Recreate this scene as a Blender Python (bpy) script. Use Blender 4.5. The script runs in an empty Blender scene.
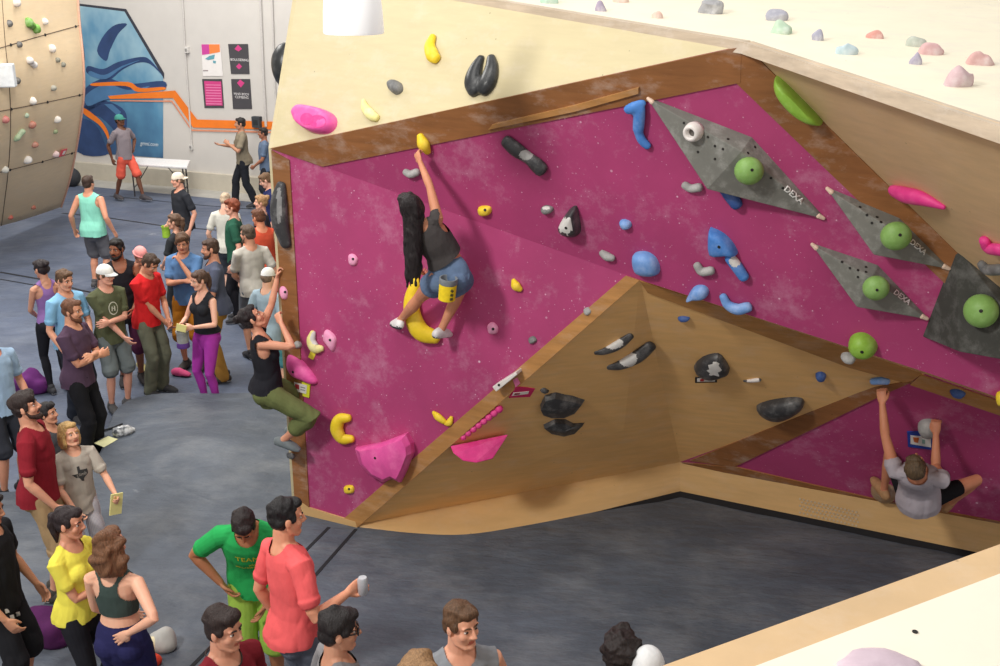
import bpy, bmesh, math, random
import numpy as np
from mathutils import Vector, Matrix, noise as mnoise
from mathutils.bvhtree import BVHTree
random.seed(7)
SC = bpy.context.scene
COL = SC.collection
PI = math.pi

# ---------------------------------------------------------------- camera model
F = 1100.0; TH = math.radians(19.2); CH = 4.8
CAM = Vector((0, 0, CH))
FW = Vector((0, math.cos(TH), -math.sin(TH))); UPV = Vector((0, math.sin(TH), math.cos(TH))); RT = Vector((1, 0, 0))
def ray(u, v): return FW + RT*((u-500)/F) - UPV*((v-333)/F)
def atY(u, v, Y):
    r = ray(u, v); return CAM + r*(Y/r.y)
def atZ(u, v, z):
    r = ray(u, v); return CAM + r*((z-CH)/r.z)
def depth(p): return (Vector(p)-CAM).dot(FW)
def proj(p):
    d = Vector(p)-CAM; z = d.dot(FW)
    return (500+F*d.dot(RT)/z, 333-F*d.dot(UPV)/z)
class Plane:
    """a flat face of the place: origin, outward normal, in-plane axes"""
    def __init__(s, a, b, c):
        s.o = Vector(a); n = (Vector(b)-s.o).cross(Vector(c)-s.o).normalized()
        if n.dot(CAM-s.o) < 0: n = -n
        s.n = n
        s.x = Vector((0, 0, 1)).cross(n)
        s.x = s.x.normalized() if s.x.length > 1e-4 else Vector((1, 0, 0))
        s.y = n.cross(s.x).normalized()
    def on(s, u, v, h=0.0):
        r = ray(u, v); t = (s.o+s.n*h-CAM).dot(s.n)/r.dot(s.n); return CAM + r*t

# ---------------------------------------------------------------- materials
MATS = {}
def lin(c):
    return tuple((x/255/12.92 if x/255 <= .04045 else ((x/255+.055)/1.055)**2.4) for x in c)
class NT:
    def __init__(s, name):
        s.m = bpy.data.materials.new(name); s.m.use_nodes = True
        s.t = s.m.node_tree; s.b = s.t.nodes['Principled BSDF']
    def n(s, typ, **kw):
        nd = s.t.nodes.new(typ)
        for k, v in kw.items():
            if k in nd.bl_rna.properties: setattr(nd, k, v)
            else: nd.inputs[k].default_value = v
        return nd
    def l(s, a, b): s.t.links.new(a, b)
    def coord(s, scale=(1, 1, 1), rot=(0, 0, 0), kind='Object'):
        tc = s.n('ShaderNodeTexCoord'); mp = s.n('ShaderNodeMapping')
        mp.inputs['Scale'].default_value = scale; mp.inputs['Rotation'].default_value = rot
        s.l(tc.outputs[kind], mp.inputs['Vector']); return mp.outputs['Vector']
    def noise(s, vec, scale, detail=4, rough=.55):
        nd = s.n('ShaderNodeTexNoise'); nd.inputs['Scale'].default_value = scale
        nd.inputs['Detail'].default_value = detail; nd.inputs['Roughness'].default_value = rough
        s.l(vec, nd.inputs['Vector']); return nd.outputs['Fac']
    def ramp(s, fac, stops):
        r = s.n('ShaderNodeValToRGB'); e = r.color_ramp.elements
        while len(e) < len(stops): e.new(.5)
        for el, (p, c) in zip(e, stops): el.position = p; el.color = (*c, 1) if len(c) == 3 else c
        s.l(fac, r.inputs['Fac']); return r.outputs['Color']
    def mix(s, fac, a, b, mode='MIX'):
        m = s.n('ShaderNodeMix', data_type='RGBA', blend_type=mode)
        for sock, v in ((m.inputs[0], fac), (m.inputs[6], a), (m.inputs[7], b)):
            if isinstance(v, (int, float)): sock.default_value = v
            elif isinstance(v, tuple): sock.default_value = (*v, 1) if len(v) == 3 else v
            else: s.l(v, sock)
        return m.outputs[2]
    def bump(s, fac, strength, dist=.01):
        b = s.n('ShaderNodeBump'); b.inputs['Strength'].default_value = strength; b.inputs['Distance'].default_value = dist
        s.l(fac, b.inputs['Height']); s.l(b.outputs['Normal'], s.b.inputs['Normal'])
    def base(s, c, rough=.6, spec=None):
        if isinstance(c, tuple): s.b.inputs['Base Color'].default_value = (*c, 1)
        else: s.l(c, s.b.inputs['Base Color'])
        s.b.inputs['Roughness'].default_value = rough
        if spec is not None: s.b.inputs['Specular IOR Level'].default_value = spec
        return s.m
def mscale(c, k): return tuple(min(1, x*k) for x in c)
def plain(name, rgb, rough=.6, var=.12, scale=30, bump=.15, spec=.3):
    """one-colour stuff with fine procedural variation"""
    key = (name, rgb, rough)
    if key in MATS: return MATS[key]
    t = NT(name); v = t.coord(); c = lin(rgb)
    f = t.noise(v, scale, 3)
    t.base(t.ramp(f, [(.25, mscale(c, 1-var)), (.75, mscale(c, 1+var))]), rough, spec)
    if bump: t.bump(f, bump, .004)
    MATS[key] = t.m; return t.m
def fabric(rgb, name='fabric', rough=.88):
    key = ('fab', rgb, name)
    if key in MATS: return MATS[key]
    t = NT(name); c = lin(rgb)
    v = t.coord((1, 1, .55)); f = t.noise(v, 11, 3); w = t.noise(t.coord(), 420, 2)
    col = t.ramp(f, [(.25, mscale(c, .88)), (.75, mscale(c, 1.1))])
    t.base(col, rough, .15)
    hm = t.n('ShaderNodeMath', operation='ADD'); t.l(f, hm.inputs[0])
    m2 = t.n('ShaderNodeMath', operation='MULTIPLY'); t.l(w, m2.inputs[0]); m2.inputs[1].default_value = .05
    t.l(m2.outputs[0], hm.inputs[1]); t.bump(hm.outputs[0], .35, .03)
    MATS[key] = t.m; return t.m
def skin(rgb):
    key = ('skin', rgb)
    if key in MATS: return MATS[key]
    t = NT('skin'); c = lin(rgb); v = t.coord()
    f = t.noise(v, 9, 4)
    t.base(t.ramp(f, [(.3, (c[0]*.93, c[1]*.86, c[2]*.84)), (.7, mscale(c, 1.06))]), .5, .35)
    t.b.inputs['Subsurface Weight'].default_value = .08; t.b.inputs['Subsurface Radius'].default_value = (.012, .005, .003)
    t.bump(t.noise(v, 240, 2), .06, .002)
    MATS[key] = t.m; return t.m
def hairmat(rgb):
    key = ('hair', rgb)
    if key in MATS: return MATS[key]
    t = NT('hair'); c = lin(rgb)
    f = t.noise(t.coord((55, 55, 9)), 2.2, 4, .6)
    t.base(t.ramp(f, [(.3, mscale(c, .55)), (.7, mscale(c, 1.35))]), .5, .35)
    t.bump(f, .8, .01)
    MATS[key] = t.m; return t.m

# ---------------------------------------------------------------- objects
def tag(o, label=None, cat=None, group=None, kind=None):
    if label: o['label'] = label
    if cat: o['category'] = cat
    if group: o['group'] = group
    if kind: o['kind'] = kind
    return o
def mkmesh(name, verts, faces, mats, smooth=False, fm=None):
    me = bpy.data.meshes.new(name); me.from_pydata([tuple(v) for v in verts], [], [tuple(f) for f in faces])
    for m in (mats if isinstance(mats, (list, tuple)) else [mats]): me.materials.append(m)
    if fm is not None: me.polygons.foreach_set('material_index', fm)
    if smooth: me.polygons.foreach_set('use_smooth', [True]*len(me.polygons))
    me.update(); return me
def link(name, me, parent=None):
    o = bpy.data.objects.new(name, me); COL.objects.link(o)
    if parent is not None: o.parent = parent
    return o
def empty(name, loc=(0, 0, 0), rz=0.0):
    o = bpy.data.objects.new(name, None); COL.objects.link(o); o.location = loc; o.rotation_euler = (0, 0, rz)
    o.empty_display_size = .1; return o
class MB:
    """collects verts / faces (world or local space) for ONE mesh object"""
    def __init__(s): s.v = []; s.f = []; s.m = []
    def add(s, vs, fs, mi=0):
        k = len(s.v); s.v += [Vector(v) for v in vs]; s.f += [tuple(i+k for i in f) for f in fs]; s.m += [mi]*len(fs); return s
    def hull(s, pts, n, th, mi=0):
        """polygon pts extruded by th along -n (a board)"""
        n = Vector(n); k = len(pts); a = [Vector(p) for p in pts]; b = [p-n*th for p in a]
        fs = [tuple(range(k)), tuple(range(2*k-1, k-1, -1))] + [(i, i+k, (i+1) % k+k, (i+1) % k) for i in range(k)]
        return s.add(a+b, fs, mi)
    def box(s, c, d, R=None, mi=0):
        R = R or Matrix.Identity(3); c = Vector(c)
        vs = [c+R @ Vector((sx*d[0]/2, sy*d[1]/2, sz*d[2]/2)) for sx in (-1, 1) for sy in (-1, 1) for sz in (-1, 1)]
        return s.add(vs, [(0, 1, 3, 2), (4, 6, 7, 5), (0, 4, 5, 1), (2, 3, 7, 6), (0, 2, 6, 4), (1, 5, 7, 3)], mi)
    def tube(s, pts, rads, n=14, ref=None, caps=True, mi=0):
        """loft along pts; rads: r or (ra, rb); rounded closed ends"""
        P = [Vector(p) for p in pts]; R = [(r, r) if isinstance(r, (int, float)) else r for r in rads]
        T = []
        for i in range(len(P)):
            d = P[min(i+1, len(P)-1)]-P[max(i-1, 0)]
            T.append(d.normalized() if d.length > 1e-9 else Vector((0, 0, 1)))
        if caps:
            a, b = min(R[0]), min(R[-1])
            P = [P[0]-T[0]*a*.8, P[0]-T[0]*a*.55] + P + [P[-1]+T[-1]*b*.55, P[-1]+T[-1]*b*.8]
            R = [(R[0][0]*.35, R[0][1]*.35), (R[0][0]*.8, R[0][1]*.8)] + R + [(R[-1][0]*.8, R[-1][1]*.8), (R[-1][0]*.35, R[-1][1]*.35)]
            T = [T[0]]*2+T+[T[-1]]*2
        u = Vector(ref) if ref is not None else (Vector((1, 0, 0)) if abs(T[0].x) < .8 else Vector((0, 1, 0)))
        vs = []
        for p, (ra, rb), t in zip(P, R, T):
            if ref is not None and abs(Vector(ref).normalized().dot(t)) < .97: u = Vector(ref)
            u = (u-t*u.dot(t)).normalized(); w = t.cross(u)
            vs += [p+u*(ra*math.cos(2*PI*k/n))+w*(rb*math.sin(2*PI*k/n)) for k in range(n)]
        fs = [(i*n+k, i*n+(k+1) % n, (i+1)*n+(k+1) % n, (i+1)*n+k) for i in range(len(P)-1) for k in range(n)]
        fs += [tuple(range(n-1, -1, -1)), tuple((len(P)-1)*n+k for k in range(n))]
        return s.add(vs, fs, mi)
    def ell(s, c, r, R=None, nu=16, nv=10, mi=0):
        R = R or Matrix.Identity(3); c = Vector(c); vs = [c+R @ Vector((0, 0, -r[2]))]
        for j in range(1, nv):
            a = -PI/2+PI*j/nv
            vs += [c+R @ Vector((r[0]*math.cos(a)*math.cos(2*PI*i/nu), r[1]*math.cos(a)*math.sin(2*PI*i/nu), r[2]*math.sin(a))) for i in range(nu)]
        vs.append(c+R @ Vector((0, 0, r[2])))
        fs = [(0, 1+(i+1) % nu, 1+i) for i in range(nu)]
        for j in range(nv-2):
            b = 1+j*nu; fs += [(b+i, b+(i+1) % nu, b+nu+(i+1) % nu, b+nu+i) for i in range(nu)]
        b = 1+(nv-2)*nu; fs += [(b+i, b+(i+1) % nu, len(vs)-1) for i in range(nu)]
        return s.add(vs, fs, mi)
    def lathe(s, c, prof, n=24, axis=None, mi=0):
        """prof: (r, h) pairs from bottom to top, turned around axis at c"""
        ax = Vector(axis or (0, 0, 1)).normalized(); u = ax.orthogonal().normalized(); w = ax.cross(u); c = Vector(c); vs = []
        for r, h in prof: vs += [c+ax*h+(u*math.cos(2*PI*k/n)+w*math.sin(2*PI*k/n))*r for k in range(n)]
        fs = [(i*n+k, i*n+(k+1) % n, (i+1)*n+(k+1) % n, (i+1)*n+k) for i in range(len(prof)-1) for k in range(n)]
        fs += [tuple(range(n-1, -1, -1)), tuple((len(prof)-1)*n+k for k in range(n))]
        return s.add(vs, fs, mi)
    def build(s, name, mats, parent=None, smooth=False, origin=None):
        vs = s.v
        if origin is not None: o0 = Vector(origin); vs = [v-o0 for v in vs]
        me = mkmesh(name, vs, s.f, mats, smooth, s.m if any(s.m) else None)
        o = link(name, me, parent)
        if origin is not None: o.location = origin
        return o
def smooth_by_angle(o, deg=35):
    bm = bmesh.new(); bm.from_mesh(o.data); bmesh.ops.recalc_face_normals(bm, faces=bm.faces)
    for e in bm.edges: e.smooth = not (len(e.link_faces) == 2 and e.calc_face_angle(0) > math.radians(deg))
    for f in bm.faces: f.smooth = True
    bm.to_mesh(o.data); bm.free(); return o
def bevel(o, w, seg=2, deg=30):
    m = o.modifiers.new('bevel', 'BEVEL'); m.width = w; m.segments = seg; m.limit_method = 'ANGLE'; m.angle_limit = math.radians(deg); return o
def catmull(pts, n, closed=False):
    P = [np.array(p, float) for p in pts]; out = []; k = len(P)
    segs = k if closed else k-1
    for i in range(segs):
        p0 = P[(i-1) % k] if closed or i > 0 else 2*P[0]-P[1]
        p1 = P[i]; p2 = P[(i+1) % k]
        p3 = P[(i+2) % k] if closed or i+2 < k else 2*P[-1]-P[-2]
        for j in range(n):
            t = j/n
            out.append(.5*((2*p1)+(-p0+p2)*t+(2*p0-5*p1+4*p2-p3)*t*t+(-p0+3*p1-3*p2+p3)*t**3))
    if not closed: out.append(P[-1])
    return out
_FONT = None
def text_mesh(s, size, extr=0.0, align='CENTER', shear=0, bold=0.0):
    cu = bpy.data.curves.new('txt', 'FONT'); cu.body = s; cu.size = size; cu.align_x = align; cu.align_y = 'CENTER'; cu.extrude = extr; cu.shear = shear
    cu.resolution_u = 3; cu.offset = bold
    o = bpy.data.objects.new('txt', cu); COL.objects.link(o)
    dg = bpy.context.evaluated_depsgraph_get(); me = bpy.data.meshes.new_from_object(o.evaluated_get(dg))
    vs = [v.co.copy() for v in me.vertices]; fs = [tuple(p.vertices) for p in me.polygons]
    bpy.data.objects.remove(o); bpy.data.meshes.remove(me); bpy.data.curves.remove(cu)
    return vs, fs
# ================================================================ the place
LOWZ = -.25
FLOOR_MAT = None
# --- surface materials
def vinyl(name, base, dust, seed=0.0, dirt=.5):
    t = NT(name); v = t.coord(); c = lin(base); d = lin(dust)
    n1 = t.noise(v, 1.1, 6, .62); n2 = t.noise(t.coord((1, 1.3, 1), (0, 0, .6)), 1.3, 7, .66); n3 = t.noise(v, 60, 2)
    col = t.ramp(n1, [(.3, mscale(c, .78)), (.7, mscale(c, 1.25))])
    f = t.ramp(n2, [(.47, (0, 0, 0)), (.74, (dirt,)*3)])
    col = t.mix(f, col, d)
    f3 = t.ramp(t.noise(t.coord((1, 1.3, 1), (0, 0, .9)), 1.5, 8, .72), [(.68, (0, 0, 0)), (.80, (.6, .6, .6))])
    col = t.mix(f3, col, lin((205, 208, 212)))
    t.base(col, .62, .35)
    w = t.noise(t.coord((1, 2, 1), (0, 0, .4)), 2.8, 4)
    t.bump(w, .55, .08)
    return t.m
M_MAT = vinyl('dark_mat_vinyl', (82, 89, 100), (135, 138, 142))
M_RAMP = vinyl('blue_mat_vinyl', (92, 99, 113), (140, 148, 158), dirt=.45)
M_FAR = vinyl('far_mat_vinyl', (84, 93, 112), (128, 134, 146), dirt=.4)
M_SEAM = plain('seam_strap', (34, 35, 40), .8)
def ply(name, rgb, var=.16, stretch=(1.2, 1.2, 9), rough=.5, blot=.25, dust=0.0, dark=.75):
    t = NT(name); c = lin(rgb)
    g = t.noise(t.coord(stretch, (.3, .55, .2)), 2.6, 6, .6); b = t.noise(t.coord(), .9, 4, .6)
    col = t.ramp(g, [(.28, mscale(c, 1-var)), (.72, mscale(c, 1+var))])
    col = t.mix(t.ramp(b, [(.35, (blot,)*3), (.65, (0, 0, 0))]), col, mscale(c, dark))
    if dust:
        d = t.noise(t.coord((1, 1, 2)), 3.2, 7, .72)
        col = t.mix(t.ramp(d, [(.5, (0, 0, 0)), (.75, (dust,)*3)]), col, lin((225, 215, 205)))
    # the rows of screw holes of a climbing panel
    vd = t.n('ShaderNodeTexVoronoi', feature='F1'); vd.inputs['Scale'].default_value = 5.5; vd.inputs['Randomness'].default_value = .35
    t.l(t.coord(), vd.inputs['Vector'])
    col = t.mix(t.ramp(vd.outputs['Distance'], [(.028, (.55,)*3), (.04, (0, 0, 0))]), col, mscale(c, .3))
    t.base(col, rough, .3); t.bump(g, .08, .01); return t.m
M_CREAM = ply('pale_plywood', (203, 190, 152), .05, blot=.25, dust=.3, dark=.88)
M_DECK = ply('chalky_plywood_top', (246, 238, 214), .04, blot=.3, dust=.55, dark=.88)
M_BROWN = ply('stained_plywood', (236, 188, 124), .10, blot=.35, dust=.16)
M_TRIM = ply('stained_trim_wood', (150, 100, 60), .22, blot=.5, dust=.35, dark=.5)
M_TRIML = ply('amber_trim_wood', (182, 132, 78), .2, blot=.3, dust=.2, dark=.6)
M_KICK = ply('kickboard_plywood', (212, 172, 118), .08, blot=.25, dust=.12)
M_WING = ply('brown_plywood_wing', (218, 184, 140), .09, blot=.25, dust=.1)
M_EDGE = ply('worn_edge_wood', (206, 188, 165), .2, blot=.4, dust=.6, dark=.6)
def magenta():
    t = NT('magenta_wall_paint'); c = lin((174, 67, 116)); v = t.coord()
    b = t.noise(v, 1.3, 5, .6)
    col = t.ramp(b, [(.3, mscale(c, .88)), (.7, mscale(c, 1.1))])
    d = t.noise(v, 2.2, 9, .78)
    col = t.mix(t.ramp(d, [(.52, (0, 0, 0)), (.72, (.42,)*3)]), col, lin((214, 168, 192)))
    for sc, th, k, rn in ((6.0, .045, .8, .55), (17, .07, .6, 1.0), (31, .09, .4, 1.0)):
        vd = t.n('ShaderNodeTexVoronoi', feature='F1'); vd.inputs['Scale'].default_value = sc; vd.inputs['Randomness'].default_value = rn
        t.l(v, vd.inputs['Vector'])
        m = t.ramp(vd.outputs['Distance'], [(th, (k,)*3), (th*1.5, (0, 0, 0))])
        m = t.mix(1.0, m, t.ramp(t.noise(v, sc*.35, 3), [(.5, (0, 0, 0)), (.56, (1, 1, 1))]), 'MULTIPLY')
        col = t.mix(m, col, lin((238, 205, 225)))
    t.base(col, .55, .3); t.bump(t.noise(v, 130, 2), .18, .004); return t.m
M_MAG = magenta()

# --- floors
def floor_poly(name, pts, mat, z0=-.6, kind='structure'):
    b = MB(); b.hull(pts, (0, 0, 1), pts[0].z-z0); o = b.build(name, mat); tag(o, kind=kind); return o
low = [Vector((-16, 3, LOWZ)), Vector((14, 3, LOWZ)), Vector((14, 30, LOWZ)), Vector((-16, 30, LOWZ))]
o = floor_poly('floor', low, M_FAR, -.45)
# raised landing mat in front of the magenta boulder, with its rounded back edge
edge_px = [(420, 366), (330, 374), (292, 387), (250, 390), (213, 391), (160, 391), (128, 397), (112, 409), (104, 428), (99, 446), (84, 462), (60, 476), (30, 486), (0, 490), (-80, 494)]
edge = [atZ(u, v, 0) for u, v in edge_px]
edge = [Vector(p) for p in catmull(edge, 4)]
front = [Vector((-9, 2.6, 0)), Vector((9, 2.6, 0)), Vector((9, 10.6, 0)), Vector((1, 12.2, 0))]
outline = edge + [Vector((-9, edge[-1].y-1, 0))] + front
mb = MB(); k = len(outline)
cen = Vector((0, 7, 0))
prof = [(0.10, LOWZ-.05), (0.0, -.10), (.03, -.04), (.09, 0.0)]
rings = []
for ins, z in prof:
    ring = []
    for p in outline:
        d = (cen-p); d.z = 0; d.normalize(); q = p+d*(ins if z > LOWZ-.01 else .02); ring.append(Vector((q.x, q.y, z)))
    rings.append(ring)
vs = [p for r in rings for p in r]
fs = [(i*k+j, i*k+(j+1) % k, (i+1)*k+(j+1) % k, (i+1)*k+j) for i in range(len(rings)-1) for j in range(k)]
fs.append(tuple(range((len(rings)-1)*k, len(rings)*k)))
mb.add(vs, fs); o = mb.build('landing_mat', M_MAT)
bm = bmesh.new(); bm.from_mesh(o.data); bmesh.ops.recalc_face_normals(bm, faces=bm.faces)
bmesh.ops.triangulate(bm, faces=[f for f in bm.faces if len(f.verts) > 4]); bm.to_mesh(o.data); bm.free()
tag(o, 'large dark grey vinyl landing mat filling the floor below the magenta wall', 'landing mat')
# blue-grey ramp mat bulging up beside the boulder, lying on the landing mat
def heap(name, pxo, z, h, mat, label, cat):
    base = [Vector(p) for p in catmull([atZ(u, v, z) for u, v in pxo], 5, True)]
    c = sum(base, Vector())/len(base); b = MB(); n = len(base); vs = []
    R = 16
    for i in range(R):
        t = i/(R-1)*PI/2
        for p in base:
            r_ = 1-i/(R-1)*.98; q = c+(p-c)*r_; q.z = z-.004+h*(1-r_*r_)**2
            q.z += .012*mnoise.noise(q*2.5)*math.sin(t); vs.append(q)
    fs = [(i*n+j, i*n+(j+1) % n, (i+1)*n+(j+1) % n, (i+1)*n+j) for i in range(R-1) for j in range(n)]
    fs.append(tuple((R-1)*n+j for j in range(n)))
    b.add(vs, fs); o = b.build(name, mat, smooth=True, origin=(c.x, c.y, z)); tag(o, label, cat); return o
heap('ramp_mat', [(99, 440), (112, 425), (150, 408), (200, 398), (262, 396), (300, 400), (318, 440), (296, 500), (250, 520), (190, 500), (130, 470)], 0, .09, M_MAT,
     'blue grey padded ramp mat bulging beside the left arete of the magenta wall', 'ramp mat')

def ground_strip(pts_px, z, w, name='floor_seam', mat=None, label=None):
    P = [atZ(u, v, z+.004) for u, v in pts_px]; b = MB()
    for a, c in zip(P[:-1], P[1:]):
        d = (c-a).normalized(); s = Vector((-d.y, d.x, 0))*w/2
        b.hull([a-s, c-s, c+s, a+s], (0, 0, 1), .01)
    o = b.build(name, mat or M_SEAM); tag(o, kind='structure'); return o
ground_strip([(0, 272), (40, 279), (80, 290), (130, 300)], LOWZ, .05)
ground_strip([(0, 279), (40, 286), (80, 297)], LOWZ, .03)
ground_strip([(62, 213), (110, 218), (165, 226), (280, 235)], LOWZ, .05)
ground_strip([(110, 196), (200, 205), (290, 212)], LOWZ, .03)
ground_strip([(329, 527), (300, 556), (170, 688)], 0, .03)
ground_strip([(356, 529), (318, 572), (205, 700)], 0, .03)

# --- boulder (the magenta climbing wall)
A = atZ(296, 512, 0); B = atZ(358, 527, 0); C = atZ(680, 495, 0); D = atZ(955, 552, 0)
P1 = Plane(A, B, B+Vector((0, 0, 1)))
AT = P1.on(272, 148); APEX = P1.on(640, 280)
PK = atZ(745, 45, 4.27)
P2 = Plane(AT, APEX, PK)                       # dark magenta overhang
J = P2.on(1000, 295); QR = P2.on(1000, 398); Q = P2.on(925, 372)
T1 = atZ(480, 0, 4.46); PCR = Plane(AT, PK, T1) # pale headwall
R_ = atZ(1000, 130, 4.07)
PW = Plane(PK, R_, J)
CK = atY(680, 462, C.y); E = Vector((D.x, D.y, .36))
dirD = (D-C); D2 = C+dirD*1.7; E2 = CK+(E-CK)*1.7; E2.z = .36
BK = B+Vector((.02, 0, .03))
QD = atY(925, 374, 7.55)   # the cave face starts set back under the overhang
PF1 = Plane(BK, APEX, CK); PF2 = Plane(APEX, QD, CK); PM3 = Plane(CK, QD, E)
QRD = PM3.on(1000, 400); QRD2 = QD+(QRD-QD)*4.0
QR2 = Q+(QR-Q)*4.0; J2 = PK+(J-PK)*1.7; R2 = PK+(R_-PK)*1.45
PDK = Plane(PK, R_, T1)
PKB = Plane(C, D, CK); PKA = Plane(B, C, CK)
wall = empty('climbing_wall', (1.0, 9.0, 0))
tag(wall, 'big angular bouldering wall with magenta panels and plywood faces', 'climbing wall')
WI = Vector((-1.0, -9.0, 0))
def wpart(name, pts, pl, mat, th=.03, label=None, lift=0.0):
    n = pl.n if isinstance(pl, Plane) else Vector(pl)
    b = MB(); b.hull([Vector(p)+WI+n*lift for p in pts], n, th+lift)
    o = b.build(name, mat, wall)
    if label: o['label'] = label
    return o
AB = A+Vector((-.10, .35, 0)); ATB = AT+Vector((-.10, .35, 0))
wpart('magenta_panel', [A, B, APEX, AT], P1, M_MAG, label='bright pink magenta left face')
wpart('magenta_panel', [AT, APEX, Q, QR, QR2, J2, J, PK], P2, M_MAG, label='deep magenta upper overhang')
mb = MB(); mb.hull([p+WI for p in (CK, E, E2, QRD2, QD)], PM3.n, .02)
o = mb.build('magenta_panel', M_MAG, wall); o['label'] = 'low magenta cave face'
KN = PF1.on(624, 430, .035)
mb = MB()
for tri in ((BK, KN, APEX), (KN, CK, APEX), (BK, CK, KN)):
    pl_ = Plane(*tri); mb.hull([p+WI for p in tri], pl_.n, .02)
o = mb.build('plywood_panel', M_BROWN, wall); o['label'] = 'faceted brown stained plywood face'
wpart('plywood_panel', [APEX, CK, QD], PF2, M_BROWN, label='brown stained plywood face')
mb = MB(); mb.hull([p+WI for p in (APEX, Q, QD)], (0, 0, -1), .02); mb.hull([p+WI for p in (Q, QR2, QRD2, QD)], (0, 0, -1), .02); mb.build('soffit_panel', M_BROWN, wall)
wpart('plywood_wing', [PK, J, J2, R2, R_], PW, M_WING, label='large brown plywood wing')
# pale headwall (slab above the lip)
HL = PCR.on(296, 0); HL2 = HL+(HL-PCR.on(272, 148))*.18
T2 = T1+(T1-PK)*.5; T3 = HL2+(T2-T1)
wpart('headwall', [AT, PK, T1, T2, HL2], PCR, M_CREAM, label='pale plywood headwall')
wpart('side_panel', [AT, HL2, HL2+Vector((0, 3, 0)), Vector((HL2.x, HL2.y+3, -.2)), Vector((A.x, A.y, -.2))], Plane(AT, HL2, A), M_CREAM)
# top deck behind the edge
far1 = PDK.on(430, -60); 
def deckpt(x, y):
    n = PDK.n; o_ = PDK.o; return Vector((x, y, o_.z-(n.x*(x-o_.x)+n.y*(y-o_.y))/n.z))
wpart('top_deck', [T2, T1, PK, R_, R2, deckpt(R2.x+3, R2.y+.3), deckpt(9, 16), deckpt(T2.x-2, T2.y+5)], PDK, M_DECK, label='pale chalky top surface')
# worn edge strip between headwall, wing and deck
def strip(name, a, b, pl, w0, w1, mat, th=.014, label=None, side=1):
    """board lying on plane pl along edge a-b, its width measured into the face"""
    n = pl.n; d = (b-a).normalized(); s = n.cross(d)*side
    o = wpart(name, [a, b, b+s*w1, a+s*w0], pl, mat, th=.01, label=label, lift=th); return o
def qstrip(name, quad, pl, mat, lift=.012, label=None):
    return wpart(name, [pl.on(*q) for q in quad], pl, mat, th=.005, lift=lift, label=label)
edgeW = []
mb = MB()
nd = PDK.n
for a, b in ((T2, PK), (PK, R2)):
    d = (b-a).normalized(); s = nd.cross(d); s = s if s.y > 0 or s.x > 0 else -s
    w = .055
    mb.hull([a+nd*.02+WI-s*.02, b+nd*.02+WI-s*.02, b+nd*.02+s*w+WI, a+nd*.02+s*w+WI], nd, .07)
o = mb.build('edge_strip', M_EDGE, wall); o['label'] = 'chalk-worn wooden edge strip'
# trims
qstrip('trim_board', [(271, 148), (742, 46), (741, 82), (323, 166)], P2, M_TRIM, label='dark wooden lip board')
qstrip('trim_board', [(744, 44), (1010, 303), (1010, 345), (736, 82)], P2, M_TRIM, .010, label='dark wooden border board')
qstrip('trim_batten', [(494, 123), (575, 104), (640, 86), (640, 92), (576, 110), (490, 128)], P2, M_TRIML, .03)
qstrip('trim_board', [(272, 150), (290, 160), (310, 510), (296, 511)], P1, M_TRIM, .012, label='wooden arete board')
qstrip('trim_board', [(296, 497), (310, 507), (356, 521), (358, 527), (296, 512)], P1, M_KICK, .014)
qstrip('trim_board', [(640, 280), (358.5, 526.5), (341, 521), (626, 275.5)], P1, M_TRIML, .012)
qstrip('trim_board', [(640, 280), (924, 371), (908, 383), (850, 367), (648, 292)], PF2, M_TRIML, .010)
qstrip('trim_board', [(690, 460), (872, 386), (915, 380), (885, 393), (735, 466)], PM3, M_TRIM, .012)
qstrip('trim_board', [(921, 374), (1010, 404), (1010, 418), (910, 384)], PM3, M_TRIML, .010)
qstrip('trim_board', [(682, 462), (735, 466), (870, 497), (1000, 521), (1000, 527), (870, 505)], PM3, M_TRIM, .012)
# kickboards
KB = [atZ(*q, 0) for q in catmull([(358, 527), (410, 533.5), (465, 535), (530, 525), (600, 511), (680, 495)], 5)]
KB = [Vector((p.x, p.y, -.005)) for p in KB]; KT = [BK.lerp(CK, i/(len(KB)-1)) for i in range(len(KB))]
mb = MB(); nk = len(KB)
mb.add([p+WI for p in KT+KB]+[p+WI+Vector((.02, .06, 0)) for p in KT+KB], [(i, i+1, nk+i+1, nk+i) for i in range(nk-1)]+[(2*nk+i+1, 2*nk+i, 3*nk+i, 3*nk+i+1) for i in range(nk-1)]+[(i+1, i, 2*nk+i, 2*nk+i+1) for i in range(nk-1)])
mb.build('kickboard', M_KICK, wall, True)
PKA = Plane(KT[10], KB[10], KB[14])
wpart('kickboard', [C, D2, E2, CK], PKB, M_KICK, .03)
# small holes drilled as grilles in the kickboards
def grille(u0, v0, du, dv, pl, nx=13, ny=4, sl=0):
    b = MB()
    for i in range(nx):
        for j in range(ny):
            p = pl.on(u0+du*(i+.5*(j % 2))/nx, v0+sl*i/nx+dv*j/ny, .003)
            b.lathe(p+WI, [(.010, -.004), (.010, .001)], 6, pl.n)
    o = b.build('vent_grille', plain('grille_pale', (200, 180, 150)), wall)
grille(800, 499, 60, 17, PKB, 16, 5, 14)
grille(503, 509, 45, 13, PKA, 13, 5, -7)
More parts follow.
